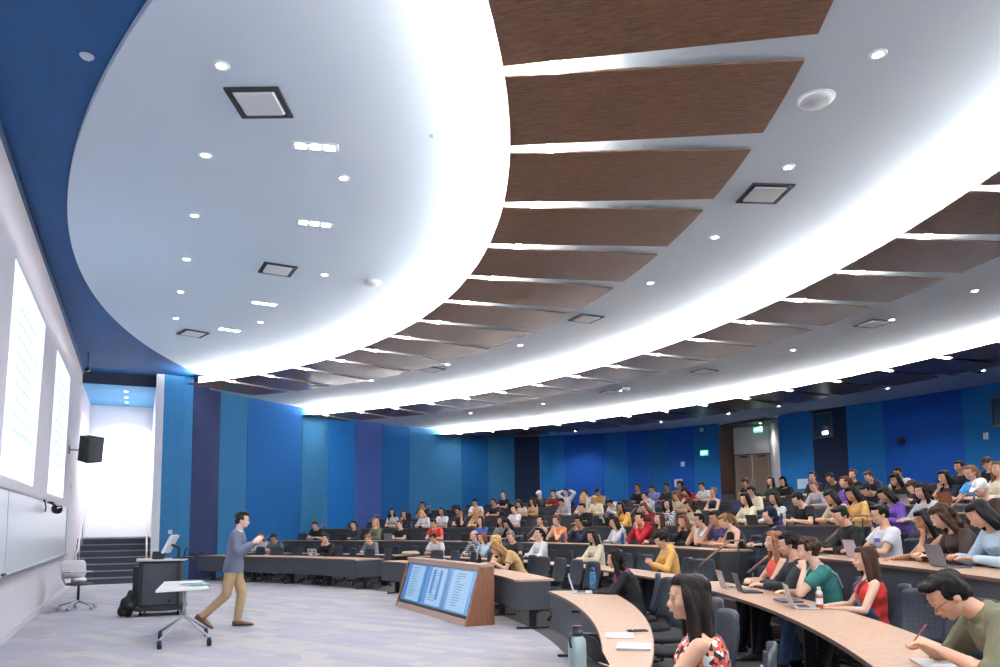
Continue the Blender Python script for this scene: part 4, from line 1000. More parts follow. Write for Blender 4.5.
# ---------------------------------------------------------------- students
BCOL={'blue':(34,96,168),'navy':(30,52,92),'black':(28,30,34)}
COLW={'olive':'olive','gold':'gold'}
def face_rz(a,p,k=.30):
    c=R_(a)+PI; l=math.atan2(12.6-p.y,3.0-p.x); d=(l-c+PI)%(2*PI)-PI; return c+d*k
GEN=__import__('collections').Counter()
USED=set(); PERS=[]
def uniq(lab):
    w=lab.split()
    lab=' '.join(w[:16]); 
    if lab in USED: print('DUPLABEL',lab)
    USED.add(lab); return lab
special={}
for (row,ang,pose,fem,sk,hair,hc,top,sl,fl,desc) in PPL:
    F={x.split('=')[0]:(x.split('=')[1] if '=' in x else 1) for x in fl.split(',') if x!='-'}
    k=row-1; near='main' in F; R=RF[k]+WD[k]+.29
    J=None; key=pose
    if near or pose=='type' and False: key=None
    sc=1.0
    hi=near and ang<-20 and row<3 or False
    if desc.startswith('short black hair, glasses, olive'): R=18.05; ang=-38.9; J=seated(lean=34,hp=42,hy=4,lh=(.50,.16,.80),rh=(.52,-.06,.79),rcurl=60,lcurl=30); key='olive'; sc=1.07
    elif 'orange floral' in desc: R=16.30; ang=-41.7; J=seated(fem=1,lean=6,hp=2,hy=14,lh=(.42,.10,.785),rh=(.40,-.06,.785),lcurl=30,rcurl=35); key='floral'; sc=.96
    elif desc.startswith('wavy black hair, black jacket'): R=16.22; ang=-23.4; J=seated(fem=1,lean=16,hp=8,lh=(.50,.10,.785),rh=(.50,-.08,.785)); key='plum'; sc=.95
    elif desc.startswith('curly brown hair, teal'): J=seated(lean=16,hp=8,hy=-4,le=(.34,.17,.775),lh=(.27,.10,1.0),ldir=(.1,-.3,1),lpn=(-.2,-1,0),lcurl=70,rh=(.42,-.08,.775)); key='teal'; sc=1.04
    elif desc.startswith('long brown hair, red top'): R-=.0; J=seated(fem=1,lean=2,hp=4,hy=0,lh=(.34,.12,.775),rh=(.36,-.14,.775)); key='ovr'; sc=.97
    elif desc.startswith('short black hair, glasses, white tee, holding'): J=seated(lean=6,hp=16,hy=0,lh=(.40,.10,.80),rh=(.42,-.12,.80)); key='tab'; sc=1.04
    elif desc.startswith('long black hair, black sleeveless top, hand'): J=seated(fem=1,lean=15,hp=20,hy=0,le=(.34,.12,.775),lh=(.25,.05,1.0),ldir=(-.15,-.1,1),lpn=(.3,-1,0),lcurl=70,rh=(.50,-.12,.775)); key='tank'; sc=1.0
    elif near: sc=1.06; J=cached(('Jn',pose,fem),lambda: seated(fem=fem,**POSES[pose])); key=pose
    else: sc=1.06+rng.uniform(-.03,.03)
    p=pol(R,ang,FZ[k]); rz=face_rz(ang,p,.30 if row<3 else .22)+ (rng.uniform(-.12,.12) if not near else 0)
    if key=='floral': rz=R_(ang)+PI-.05
    if key=='olive': rz=R_(ang)+PI+.0
    pat='plaid' if 'plaid' in F else 'stripe' if 'stripe' in F else 'floral' if 'floral' in F else None
    lab=uniq(('person with %s, %s%s'%(desc,'seated in ' if len(desc.split())<9 else '',ROWN[k])))
    t,J=person(lab,p,rz,pose,fem,sk,hair,hc,top,pat,sl,int('hood' in F),int('collar' in F),'jeans' if key=='teal' else 'darkjeans' if (sk+row)%2 else 'blackpants',int('glasses' in F),sc,hi,J,key=key if J is not None else None,loose=.008 if key=='olive' else 0)
    if row==1 and 'blonde' in desc: pass
    short=desc.split(', '); sd=short[0]+', '+short[1] if len(short)>1 else short[0]
    PERS.append((row,ang,R,p,rz,sd,desc,F,t,J,key))
    # their chair
    cp=p-Vector((math.cos(rz),math.sin(rz),0))*.03
    chair(cp,rz,uniq('dark office chair under the person with %s, %s'%(sd,ROWN[k])),near=near or row==1,full=row<3 or near)
    ez=FZ[k]+.7435; fx=Vector((math.cos(rz),math.sin(rz),0)); fy=Vector((-math.sin(rz),math.cos(rz),0))
    def onto(dx,dy): 
        q=p+fx*dx+fy*dy
        d=Vector((q.x-CX,q.y-CY,0)); W=WD[k]; r=min(max(d.length,RF[k]+.16),RF[k]+W-.14); d=d.normalized()*r
        return Vector((CX+d.x,CY+d.y,ez))
    if 'laptop' in F:
        kd=F['laptop']; laptop(onto(.58,0) if kd!='tablet' else onto(.42,.16),rz,kd,uniq('open %s in front of the person with %s, %s'%({'silver':'silver laptop','grey':'grey laptop','dark':'dark laptop','brown':'brown laptop','blue':'blue laptop','stickers':'sticker-covered laptop','darkopen':'dark laptop','tablet':'pale tablet computer'}[kd],sd,ROWN[k])))
    if 'bottle' in F:
        c=F['bottle']; bottle(onto(.45,-.30),BCOL[c],uniq('%s water bottle beside the person with %s, %s'%(c,sd,ROWN[k])))
    if 'notebook' in F: notebook(onto(.50,-.05),rz,uniq('white notebook in front of the person with %s, %s'%(sd,ROWN[k])))
# empty chairs fill the gaps between students
for k in range(6):
    for si,(a1,a0) in enumerate(SEG[k]):
        R=RF[k]+WD[k]+(.24 if k==0 else .34); st=math.degrees(.76/R); occ=sorted([q[1] for q in PERS if q[0]==k+1])
        a=a1-st*.6; n=0
        amin=max(a0, -40 if k<2 else -30)
        while a>amin+st*.3:
            near_=[o for o in occ if abs(o-a)<st*.80]
            if near_: a=min(a-st*.25, a); 
            else:
                # nearest neighbour
                nb=min([q for q in PERS if q[0]==k+1],key=lambda q:abs(q[1]-a))
                side='left' if nb[1]<a else 'right'
                i=GEN[(k,nb[1],side)]; GEN[(k,nb[1],side)]+=1
                pre=['empty dark chair beside','empty dark chair two seats','empty dark chair three seats','empty dark chair four seats','empty dark chair five seats','empty chair six seats','empty chair seven seats','empty chair eight seats'][min(i,7)]
                lab='%s %s of %s, %s'%(pre,side,nb[5],ROWN[k])
                if lab in USED: lab='empty chair %s of %s, %s, %s'%(side,nb[5],ROWN[k],SEGN[si])
                p=pol(R,a,FZ[k]); chair(p,R_(a)+PI+(rng.uniform(-.25,.25) if a>0 else rng.uniform(.1,.35) if k==0 else rng.uniform(.6,.85) if (k==1 and a<-20) else rng.uniform(.2,.6)),uniq(lab),near=k<1,full=k<2)
                a-=st
            
# ================================================================ STAGE AND WALL THINGS
M_wscreen=bpy.data.materials.new('projection'); M_wscreen.use_nodes=True
def projection_mat(name,base,strength,seed):
    m=bpy.data.materials.new(name); m.use_nodes=True; nt=m.node_tree;L=nt.links;b=nt.nodes['Principled BSDF']
    b.inputs['Base Color'].default_value=rgb(225,230,236); b.inputs['Roughness'].default_value=.8
    b.inputs['Emission Color'].default_value=rgb(*base); b.inputs['Emission Strength'].default_value=strength; return m
MS=projection_mat('projected_slide',(205,232,255),SCRN,0); MT=mat('projected_text',rgb(190,205,222),.8,emit=(rgb(176,206,236),SCRN*.6))
def wall_screen(label,pts,seed):
    y0=sum(p[0] for p in pts)/4; z0=min(p[1] for p in pts)
    t=thing('projection_screen',label,'screen',(0.004,y0,z0))
    mb=MB(); fr=[(0.001,p[0],p[1]) for p in pts]; bk=[(0.012,p[0],p[1]) for p in pts]; mb.hull8(fr,bk); obj('screen_surface',mb,t,None,[MS],world=True)
    # lines of projected text
    rr=random.Random(seed); TL,TR,BR,BL=[Vector((0,p[0],p[1])) for p in pts]
    def at(u,v): return (TL.lerp(TR,u)).lerp(BL.lerp(BR,u),v)
    for i in range(9):
        mb=MB(); v=.16+i*.075; w=rr.uniform(.35,.62) if i else .5; u=.18
        # words: short bars with gaps so each line reads as writing
        while u<.18+w:
            l=rr.uniform(.02,.07); a,b2=at(u,v),at(u+l,v); c,d=at(u+l,v+.020),at(u,v+.020)
            mb.add([(0.0135,q.y,q.z) for q in (a,b2,c,d)],[(0,1,2,3)]); u+=l+.012
        obj('text_line',mb,t,None,[MT],world=True)
wall_screen('tall bright projected slide on left white wall, nearer to the camera',[(11.8,5.23),(15.45,5.22),(14.78,2.28),(11.45,2.27)],1)
wall_screen('tall bright projected slide on left white wall, farther from the camera',[(17.7,5.25),(21.0,5.28),(20.45,2.30),(17.1,2.27)],2)
# whiteboard
M_board=mat('whiteboard_enamel',rgb(226,231,238),.22,spec=.22); M_alu=mat('board_aluminium',rgb(160,165,175),.35,.7)
t=thing('whiteboard','long glossy whiteboard with aluminium frame on the left white wall','whiteboard',(0,12.5,.94))
obj('writing_surface',MB().box((.02,12.9,1.52),(.03,16.9,1.14)),t,None,[M_board],world=True)
obj('frame',MB().box((.025,12.9,2.10),(.045,17.0,.025)).box((.025,12.9,.945),(.045,17.0,.025)).box((.025,21.38,1.52),(.045,.025,1.18)).box((.025,4.42,1.52),(.045,.025,1.18)),t,None,[M_alu],world=True)
obj('marker_tray',MB().box((.075,12.9,.95),(.10,16.8,.018)).box((.122,12.9,.962),(.008,16.8,.03)),t,None,[M_alu],world=True)
for y in (12.05,): obj('panel_joint',MB().box((.037,y,1.52),(.004,.02,1.12)),t,None,[M_alu],world=True)
for i,y in enumerate((10.4,11.6)):
    single('whiteboard_eraser',MB().box((0,0,.02),(.05,.13,.036),bev=.008),[M_dark],'dark eraser on the whiteboard tray, %s'%('nearer to camera' if i==0 else 'farther from camera'),'eraser',(.085,y,.96),0,'erasers on the tray')
# hanging camera at board top
t=thing('lecture_camera','black dome camera hanging at the top edge of the whiteboard','camera',(.06,17.0,2.1))
obj('bracket',MB().box((.02,0,-.02),(.12,.34,.03),bev=.01).tube([V3(.0,.0,-.02),V3(.08,0,-.06),V3(.13,0,-.10)],.02,8),t,None,[M_metal])
obj('dome',MB().lathe([(.03,-.24),(.08,-.22),(.10,-.17),(.10,-.11),(.085,-.08)],c=(.13,0,0),n=18),t,None,[mat('gloss_black',rgb(18,18,22),.15)])
t=thing('small_hook','small dark bracket on the whiteboard top, left of the black camera','bracket',(.06,15.9,2.1)); obj('hook_arm',MB().box((.02,0,-.02),(.03,.05,.05)).tube([V3(.03,0,-.03),V3(.05,0,-.14),V3(.04,0,-.22)],.012,6),t,None,[M_metal])
# wall loudspeaker
t=thing('wall_loudspeaker','black loudspeaker on a bracket on the left white wall','speaker',(.0,21.6,3.55),0)
A=Matrix.Translation(V3(.46,-.15,.02))@Matrix.Rotation(R_(-40),4,'Z')@Matrix.Rotation(R_(12),4,'Y')@Matrix.Rotation(R_(8),4,'X')
mb=MB(); b=[(-.20,-.13,-.32),(.20,-.24,-.32),(.20,.24,-.32),(-.20,.13,-.32)]; mb.hull8([A@Vector(v) for v in b],[A@Vector((v[0],v[1],.32)) for v in b]); obj('cabinet',mb,t,None,[mat('speaker_black',rgb(24,27,30),.6)])
mb=MB(); mb.box((.206,0,0),(.012,.45,.60)); mb.v=[tuple(A@Vector(v)) for v in mb.v]; obj('grille',mb,t,None,[mat('speaker_grille',rgb(34,38,42),.8,bump=(300,.5))])
obj('wall_bracket',MB().box((.015,0,0),(.03,.12,.2)).tube([V3(.02,0,.0),V3(.20,-.04,.0),V3(.34,-.1,.02)],.02,8),t,None,[mat('bracket_grey',rgb(150,140,140),.5)])
single('thermostat',MB().box((.012,0,0),(.024,.08,.12),bev=.005),[M_white],'small white control plate on white wall by the stairs','wall switch',(0,22.6,2.69))
# ceiling camera by soffit
t=thing('ceiling_camera','small dark camera on a thin rod under the blue ceiling by the left wall','camera',(.28,22.6,6.27)); obj('rod',MB().tube([V3(0,0,0),V3(0,0,-.42)],.012,6).lathe([(.06,-.01),(.06,0)],n=12),t,None,[M_metal]); obj('camera_body',MB().box((0,0,-.46),(.12,.16,.09),bev=.02),t,None,[M_metal])
# stair handrails
M_rail=mat('white_rail',rgb(186,176,180),.4)
def handrail(label,x,pts,posts):
    t=thing('handrail',label,'handrail',(x,pts[0][0],0))
    obj('top_rail',MB().tube([V3(x,y,z) for y,z in pts],.024,8),t,None,[M_rail],world=True)
    for y,z0,z1 in posts: obj('rail_post',MB().tube([V3(x,y,z0),V3(x,y,z1)],.018,6),t,None,[M_rail],world=True)
handrail('white sloping handrail on left side of the dark stairs',.13,[(23.7,.0),(23.7,.88),(24.2,.95),(26.3,2.2),(26.9,2.2)],[(24.9,.5,1.36),(25.9,1.0,1.96)])
handrail('white sloping handrail on right side of the dark stairs, by the pillar',1.88,[(24.0,.0),(24.0,.88),(24.3,.98),(26.3,2.2),(27.2,2.2)],[(24.9,.5,1.36),(25.9,1.0,1.96)])
# aisle handrails
M_brass=mat('bronze_rail',rgb(150,118,100),.4,.3)
AR=[(2,-13.75),(2,-18.8),(3,-14.1),(3,-19.9),(4,-14.1),(4,-19.9),(2,10.95),(2,14.9),(3,10.75),(3,15.2),(4,10.75),(5,10.75),(2,43.2),(3,41.4),(4,39.2),(5,36.9),(5,-14.1)]
AN={-13.75:'right-hand aisle, left side',-18.8:'right-hand aisle, right side',-14.1:'right-hand aisle, left side',-19.9:'right-hand aisle, right side',10.95:'centre aisle, right side',10.75:'centre aisle, right side',14.9:'centre aisle, left side',15.2:'centre aisle, left side',43.2:'far wall',41.4:'far wall',39.2:'far wall',36.9:'far wall'}
for k,a in AR:
    Rt=RF[k]-.12; z0=FZ[k-1]; z1=FZ[k]; p=pol(Rt,a,z0)
    t=thing('aisle_rail','thin bronze aisle handrail at the step up to the %s, %s'%(ROWN[k],AN[a]),'handrail',p,0,'aisle handrails')
    pr=pol(Rt-.30,a,z0); q=pol(Rt+.25,a,z1); r2=pol(Rt+.5,a,z1)
    obj('top_rail',MB().tube([pr+V3(0,0,.86),q+V3(0,0,.90),r2+V3(0,0,.90),r2+V3(0,0,.84)],.018,8),t,None,[M_brass],world=True)
    for s in (pol(Rt-.24,a,z0),pol(Rt+.4,a,z1)): obj('rail_post',MB().tube([s,s+V3(0,0,.86)],.014,6),t,None,[M_metal],world=True)
# ---- monitor console in front of the middle desk
M_con=wood('console_walnut',rgb(120,78,56),rgb(158,108,80),(30,30,2.5),.4,2); M_conl=wood('console_top',rgb(168,136,120),rgb(190,160,144),(3,30,30),.4,2)
t=thing('monitor_console','low wooden console with three lit confidence monitors facing the stage','monitor console',(6.45,12.55,0))
y0,y1=10.80,14.30; xf,xt,xb,h=6.21,6.50,6.70,.93
for y in (y0+.03,y1-.03): obj('side_panel',MB().hull8([(xf,y-.03,0),(xb,y-.03,0),(xb,y+.03,0),(xf,y+.03,0)],[(xt-.03,y-.03,h-.035),(xb,y-.03,h-.035),(xb,y+.03,h-.035),(xt-.03,y+.03,h-.035)]),t,None,[M_con],world=True)
obj('top_board',MB().box(((xt+xb)/2-.02,(y0+y1)/2,h-.017),(xb-xt+.05,y1-y0,.036)),t,None,[M_conl],world=True)
obj('back_panel',MB().box((xb-.012,(y0+y1)/2,h/2),(.02,y1-y0-.1,h-.06)),t,None,[M_con],world=True)
def slant(s,d=0): # point on slanted front, s in 0..1 upward
    return (xf+(xt-.03-xf)*s+d, (h-.035)*s)
def slab(ya,yb,s0,s1,d0,d1): 
    a=slant(s0,d0);b=slant(s1,d0);c=slant(s0,d1);d=slant(s1,d1)
    return MB().hull8([(a[0],ya,a[1]),(c[0],ya,c[1]),(c[0],yb,c[1]),(a[0],yb,a[1])],[(b[0],ya,b[1]),(d[0],ya,d[1]),(d[0],yb,d[1]),(b[0],yb,b[1])])
obj('kick_board',slab(y0+.06,y1-.06,.0,.10,.0,.03),t,None,[M_conl],world=True)
obj('front_rim',slab(y0+.06,y1-.06,.94,1.0,.0,.03),t,None,[M_conl],world=True)
obj('black_bezel',slab(y0+.06,y1-.06,.10,.94,.035,.06),t,None,[mat('bezel_black',rgb(22,24,30),.3)],world=True)
SCM=[mat('monitor_blue',rgb(60,110,160),.2,emit=(rgb(60,128,190),.20)),mat('monitor_mid',rgb(60,110,160),.2,emit=(rgb(84,144,198),.20)),mat('monitor_pale',rgb(60,110,160),.2,emit=(rgb(124,176,214),.20))]
M_page=mat('monitor_page',rgb(120,160,190),.2,emit=(rgb(150,186,214),.22)); M_ln=mat('monitor_lines',rgb(60,95,130),.2,emit=(rgb(80,120,165),.2)); M_dkb=mat('monitor_streak',rgb(60,110,160),.2,emit=(rgb(50,100,156),.2))
W3=(y1-y0-.22)/3
for i in range(3):
    yb=y1-.11-i*W3; ya=yb-W3+.03
    s=obj('monitor',slab(ya,yb,.16,.92,.024,.034),t,None,[SCM[i]],world=True)
    rr=random.Random(i)
    pg=obj('slide_page',slab(ya+.12,yb-(.22 if i!=2 else .12),.19,.90,.022,.0238),s,None,[M_page]); 
    mb=MB()
    for j in range(13):
        v=.84-j*.047; w=rr.uniform(.25,.6); q=slab(yb-.35-w*.6,yb-.32,v,v+.012,.0195,.0215)
        mb.add(q.v,q.f)
    ln=obj('text_lines',mb,s,None,[M_ln])
    if i==1:
        mb=MB(); q=slab(ya+.30,ya+.42,.3,.86,.0195,.0215); mb.add(q.v,q.f); q=slab(ya+.62,ya+.74,.4,.86,.0195,.0215); mb.add(q.v,q.f); obj('chart_bars',mb,s,None,[M_dkb])
    for ch in s.children:
        L=Matrix.Translation(-t.location); ch.data.transform(L)
# ---- podium
PZ=R_(-8)
t=thing('podium','black rolling podium cabinet with pale worktop, left of the lecturer','podium',(2.05,15.25,0),PZ); t.scale=(.82,1,1)
M_pod=mat('podium_black',rgb(24,25,28),.5); M_podp=mat('podium_panel',rgb(52,55,62),.6,bump=(150,.2))
obj('base_plate',MB().box((0.02,-.05,.13),(.98,.74,.07),bev=.01),t,None,[M_pod])
obj('cabinet',MB().box((-.0,0,.55),(.80,.60,.80),bev=.01),t,None,[M_pod])
obj('side_cheek',MB().box((-.385,-.03,.56),(.06,.66,.82)),t,None,[M_pod]); obj('side_cheek',MB().box((.385,-.03,.56),(.06,.66,.82)),t,None,[M_pod])
obj('upper_panel',MB().box((0,-.305,.78),(.68,.015,.30)),t,None,[M_podp]); obj('lower_door',MB().box((0,-.305,.41),(.68,.015,.42)),t,None,[M_podp])
obj('lock',MB().lathe([(.03,0),(.03,.006)],c=(.22,-.315,.26),n=14,M=Matrix.Rotation(PI/2,4,'X')),t,None,[M_metal])
obj('worktop',MB().box((.02,-.0,.985),(.98,.72,.035),bev=.008),t,None,[mat('worktop_pale',rgb(196,196,200),.4)])
obj('shelf_column',MB().box((-.50,.08,.48),(.12,.46,.78)),t,None,[M_pod])
for x,y in ((-.36,-.33),(.4,-.33),(-.36,.25),(.4,.25)): obj('caster',MB().lathe([(.02,-.02),(.055,-.018),(.055,.018),(.02,.02)],c=(x,y,.056),n=12,M=Matrix.Rotation(PI/2,4,'Y')),t,None,[M_metal])
t=thing('computer_monitor','white framed monitor tilted on an arm on the black podium','monitor',(2.18,15.2,1.0),R_(-105))
A=Matrix.Translation(V3(0,0,.27))@Matrix.Rotation(R_(-26),4,'X')
def tr(mb,A): mb.v=[tuple(A@Vector(v)) for v in mb.v]; return mb
shell_=obj('monitor_shell',tr(MB().box((0,0,0),(.56,.045,.36),bev=.01),A),t,None,[mat('monitor_white',rgb(220,222,226),.4)])
obj('display',tr(MB().box((0,-.025,0),(.50,.006,.30)),A),shell_,None,[mat('display_glow',rgb(60,70,90),.2,emit=(rgb(150,180,215),.3))])
obj('monitor_arm',MB().tube([V3(0,.02,.25),V3(0,.16,.20),V3(.0,.14,.03)],.025,8).lathe([(.10,0.001),(.10,.02),(.03,.03)],c=(0,.14,0),n=16),t,None,[M_metal])
t=thing('document_camera','black document camera with folded arm on the right of the podium top','document camera',(2.45,15.05,1.0),R_(-10))
obj('camera_base',MB().box((0,0,.02),(.26,.2,.035),bev=.01),t,None,[M_metal]); obj('camera_arm',MB().tube([V3(-.05,.05,.03),V3(-.02,.05,.20),V3(.16,.0,.09),V3(.26,-.02,.10)],.014,6).box((.28,-.02,.10),(.08,.04,.04)),t,None,[M_metal])
t=thing('control_panel','small black touch panel on the podium top beside the papers','touch panel',(1.98,15.02,1.0),R_(-10)); obj('panel_foot',MB().box((0,0,.02),(.2,.15,.035),bev=.01),t,None,[M_metal]); obj('touch_screen',tr(MB().box((0,0,0),(.22,.012,.14)),Matrix.Translation(V3(0,.03,.08))@Matrix.Rotation(R_(-35),4,'X')),t,None,[M_key])
single('paper_stack',MB().box((0,0,.006),(.30,.21,.010)).box((.02,.01,.014),(.29,.2,.006),.12),[mat('paper_cream',rgb(232,222,200),.8)],'loose stack of cream papers on left of the podium top','papers',(1.78,15.05,1.0035),R_(10))
t=thing('backpack','slouched black backpack on the floor against the left of the podium','backpack',(1.50,15.0,0))
mb=MB(); mb.ell((0,0,.18),(.13,.13,.18)); mb.ell((.05,.0,.33),(.07,.10,.15)); mb.ell((-.07,-.02,.11),(.08,.11,.11)); obj('bag_body',remesh(mb,.02,3,.02,7),t).data.materials.append(cloth('black')); obj('shoulder_strap',MB().tube([V3(.05,-.08,.45),V3(.12,-.14,.34),V3(.10,-.15,.18),V3(.02,-.13,.06)],.016,6,sq=.4),t,None,[cloth('black')])
# ---- flip table
t=thing('flip_table','small white flip-top table on four casters in front of the podium','table',(2.25,11.52,0),R_(-2))
M_tt=mat('table_white',rgb(222,220,222),.35); M_tg=mat('table_grey_metal',rgb(176,178,186),.35,.5)
mb=MB(); tp=[(-.36,-.62),(.36,-.36),(.30,1.25),(-.28,1.25)]
mb.prism([(-.37,-.55),(.30,-.36),(.27,1.30),(-.27,1.30)],.712,.738); obj('tabletop',mb,t,None,[M_tt])
obj('column',MB().tube([V3(0,.0,.70),V3(0,.0,.30)],.022,10).box((0,0,.70),(.30,.08,.03)),t,None,[M_tg])
for sx,sy in ((-1,-1),(1,-1),(-1,1),(1,1)):
    x,y=sx*.30,(-.72 if sy<0 else .26)
    lg=obj('leg',MB().tube([V3(0,0,.36),V3(sx*.02,sy*.02,.32),V3(x,y,.115)],.017,8),t,None,[M_tg])
    obj('caster',MB().lathe([(.02,-.03),(.054,-.024),(.054,.024),(.02,.03)],c=(x,y,.055),n=12,M=Matrix.Rotation(PI/2,4,'Y')).box((x,y,.09),(.035,.035,.05)),lg,None,[M_metal])
t=thing('paper_fan','crumpled teal and white printed wrapper lying on the white flip table','papers',(2.38,11.77,.738),R_(20))
mb=MB(); rr=random.Random(4)
for i in range(9): mb.box((rr.uniform(-.05,.05),i*.055-.22,.02+.006*math.sin(i*2)),(.30,.06,.003),rr.uniform(-.1,.1),i%2,M=Matrix.Rotation(R_(rr.uniform(-25,25)),4,'X'))
obj('printed_sheet',mb,t,None,[mat('teal_print',rgb(96,176,180),.5),mat('white_print',rgb(226,236,236),.5)])
# ---- tablet-arm chair by the wall
t=thing('tablet_chair','light grey shell chair with tablet arm and casters by the whiteboard wall','chair',(.62,17.0,0),R_(-60)); t.scale=(1.1,)*3
M_sh=mat('shell_grey',rgb(178,176,180),.5)
mb=MB(); loft(mb,[(V3(-.24,0,.86),V3(.012,0,.0),V3(0,.19,0)),(V3(-.22,0,.80),V3(.02,0,0),V3(0,.225,0)),(V3(-.19,0,.62),V3(.02,0,0),V3(0,.22,0)),(V3(-.17,0,.54),V3(.03,0,0),V3(0,.18,0))],20); obj('backrest',mb,t,None,[M_sh])
mb=MB(); loft(mb,[(V3(.02,0,.43),V3(.21,0,0),V3(0,.20,0)),(V3(.02,0,.45),V3(.24,0,0),V3(0,.23,0)),(V3(.02,0,.465),V3(.22,0,0),V3(0,.21,0))],20); obj('seat',mb,t,None,[mat('seat_dark_pad',rgb(70,72,80),.8)])
obj('back_bracket',MB().tube([V3(-.10,0,.44),V3(-.20,0,.47),V3(-.20,0,.60)],.025,8),t,None,[M_sh])
obj('tablet_arm',MB().tube([V3(.0,-.22,.44),V3(.02,-.30,.58),V3(.08,-.28,.66)],.016,8).prism([(.02,-.32),(.36,-.34),(.42,-.1),(.30,.10),(.12,.0)],.665,.683),t,None,[M_sh])
obj('post',MB().tube([V3(0,0,.43),V3(0,0,.12)],.022,10),t,None,[M_metal])
for i in range(5):
    a=2*PI*i/5+.3; lg=obj('leg',MB().tube([V3(0,0,.15),V3(.15*math.cos(a),.15*math.sin(a),.12),V3(.30*math.cos(a),.30*math.sin(a),.075)],[.022,.02,.014],8),t,None,[M_tg])
    obj('caster',MB().lathe([(.012,-.02),(.032,-.018),(.032,.018),(.012,.02)],c=(.3*math.cos(a),.3*math.sin(a),.033),n=12,M=Matrix.Rotation(PI/2,4,'X')),lg,None,[M_tg])
single('seat_bag',remesh((lambda m:(m.ell((0,0,.05),(.13,.10,.05)),m)[1])(MB()),.015,2,.015,9),None,'','',(0,0,0)) if False else None
t=thing('white_cloth_bag','small white cloth bag lying on the seat of the grey tablet chair','bag',(.64,17.02,.513)); mb=MB(); mb.ell((0,0,.045),(.13,.11,.045)); mb.ell((.04,.03,.07),(.07,.06,.04)); o=obj('bag_body',remesh(mb,.014,2,.015,12),t); o.data.materials.append(cloth('white')); obj('bag_handle',MB().tube([V3(-.06,0,.08),V3(-.03,.0,.13),V3(.03,0,.13),V3(.06,0,.09)],.008,6),t,None,[cloth('white')])
# ---- signs on the blue wall
def onwall(l,z,d=.012):
    p,tt,nn=wframe(l); q=p+nn*d; return Vector((q.x,q.y,z)),math.atan2(tt.y,tt.x),nn
def wallbox(name,label,cat,l,z,w,h,m,d=.03):
    q,rz,nn=onwall(l,z,d/2+.003); return single(name,MB().box((0,0,0),(w,d,h),bev=.004),[m],label,cat,q,rz)
M_exit=mat('exit_green',rgb(30,150,100),.4,emit=(rgb(70,210,150),1.6)); M_exl=mat('exit_letters',(1,1,1,1),.4,emit=((1,1,1,1),3))
def text_mesh(s,size,m,ext=.002):
    cu=bpy.data.curves.new('txt','FONT'); cu.body=s; cu.size=size; cu.extrude=ext; cu.align_x='CENTER'; cu.align_y='CENTER'
    o=bpy.data.objects.new('txt',cu); COL.objects.link(o); dg=bpy.context.evaluated_depsgraph_get(); me=bpy.data.meshes.new_from_object(o.evaluated_get(dg)); bpy.data.objects.remove(o); me.transform(Matrix.Rotation(PI/2,4,'X')); me.materials.clear(); me.materials.append(m); return me
def exit_sign(label,loc,rz,w=.34,h=.20,hang=False):
    t=thing('exit_sign',label,'exit sign',loc,rz)
    obj('sign_box',MB().box((0,0,0),(w+.03,.05,h+.03),bev=.006),t,None,[mat('sign_housing',rgb(120,190,170),.5)])
    for sd in (-1,1):
        obj('sign_face',MB().box((0,sd*.028,0),(w,.006,h)),t,None,[M_exit])
        o=obj('lettering',text_mesh('EXIT',h*.62,M_exl),t); o.location=(0,sd*.034,0); o.rotation_euler=(0,0,0 if sd<0 else PI)
    return t
q,rz,nn=onwall(25.48,4.44,.05); exit_sign('green lit exit sign on the blue wall left of the doorway',q,rz)
q=Vector((24.0,22.5,5.25)); exit_sign('green lit exit sign hanging under the grey ceiling inside the doorway',q,R_(-75))
wallbox('notice_sheet','square white notice with grid on the blue wall left of the doorway','notice',24.24,3.24,.36,.33,mat('notice_white',rgb(205,215,228),.6),.012)
wallbox('wall_switch','small white switch plate on the deep blue wall above the notice','wall switch',24.47,4.04,.16,.20,M_white)
wallbox('notice_sheet','pale blue white sheet on the blue wall just right of the doorway','notice',29.72,2.95,.45,.36,mat('notice_blue',rgb(190,214,240),.6),.012)
wallbox('wall_switch','small white plate on the blue wall at the far right','wall switch',36.09,4.06,.14,.20,M_white)
wallbox('emergency_light','small white fitting on the blue wall above the exit sign','emergency light',25.4,5.42,.12,.16,M_white,.08)
wallbox('wall_socket','small white round plate on teal wall panel behind the podium','wall socket',.32,1.45,.12,.12,M_white)
q,rz,nn=onwall(33.48,4.18,.1); t=thing('dome_camera','round black camera on the deep blue wall at right','camera',q,rz); obj('camera_ball',MB().ell((0,0,0),(.12,.12,.11)),t,None,[M_key]); obj('camera_mount',MB().box((.0,.06 if nn.dot(Vector((-math.sin(rz),math.cos(rz),0)))<0 else -.06,0),(.12,.08,.12)),t,None,[M_dark])
# projection booth windows
def booth(name,l0,l1,z0,z1,glow):
    l=(l0+l1)/2; q,rz,nn=onwall(l,(z0+z1)/2,.0); sg=-1 if nn.dot(Vector((-math.sin(rz),math.cos(rz),0)))<0 else 1
    w=bpy.data.objects.new(name,None); COL.objects.link(w); w.location=q; w.rotation_euler=(0,0,rz); w['kind']='structure'
    W_,H_=l1-l0,z1-z0; y=sg*.03
    obj('window_frame',MB().box((0,y,H_/2-.03),(W_,.08,.06)).box((0,y,-H_/2+.03),(W_,.08,.06)).box((-W_/2+.03,y,0),(.06,.08,H_)).box((W_/2-.03,y,0),(.06,.08,H_)),w,None,[mat('booth_frame',rgb(56,84,104),.5)])
    obj('window_glass',MB().box((0,sg*.012,0),(W_-.1,.012,H_-.1)),w,None,[mat('booth_glass',rgb(20,62,92),.12,spec=.6)])
    if glow: obj('projector_glow',MB().box((W_*.10*(1 if True else -1),sg*.022,-H_*.30),(W_*.26,.006,H_*.12),bev=.002),w,None,[mat('projector_light',(1,1,1,1),.4,emit=((.8,1,1,1),6))])
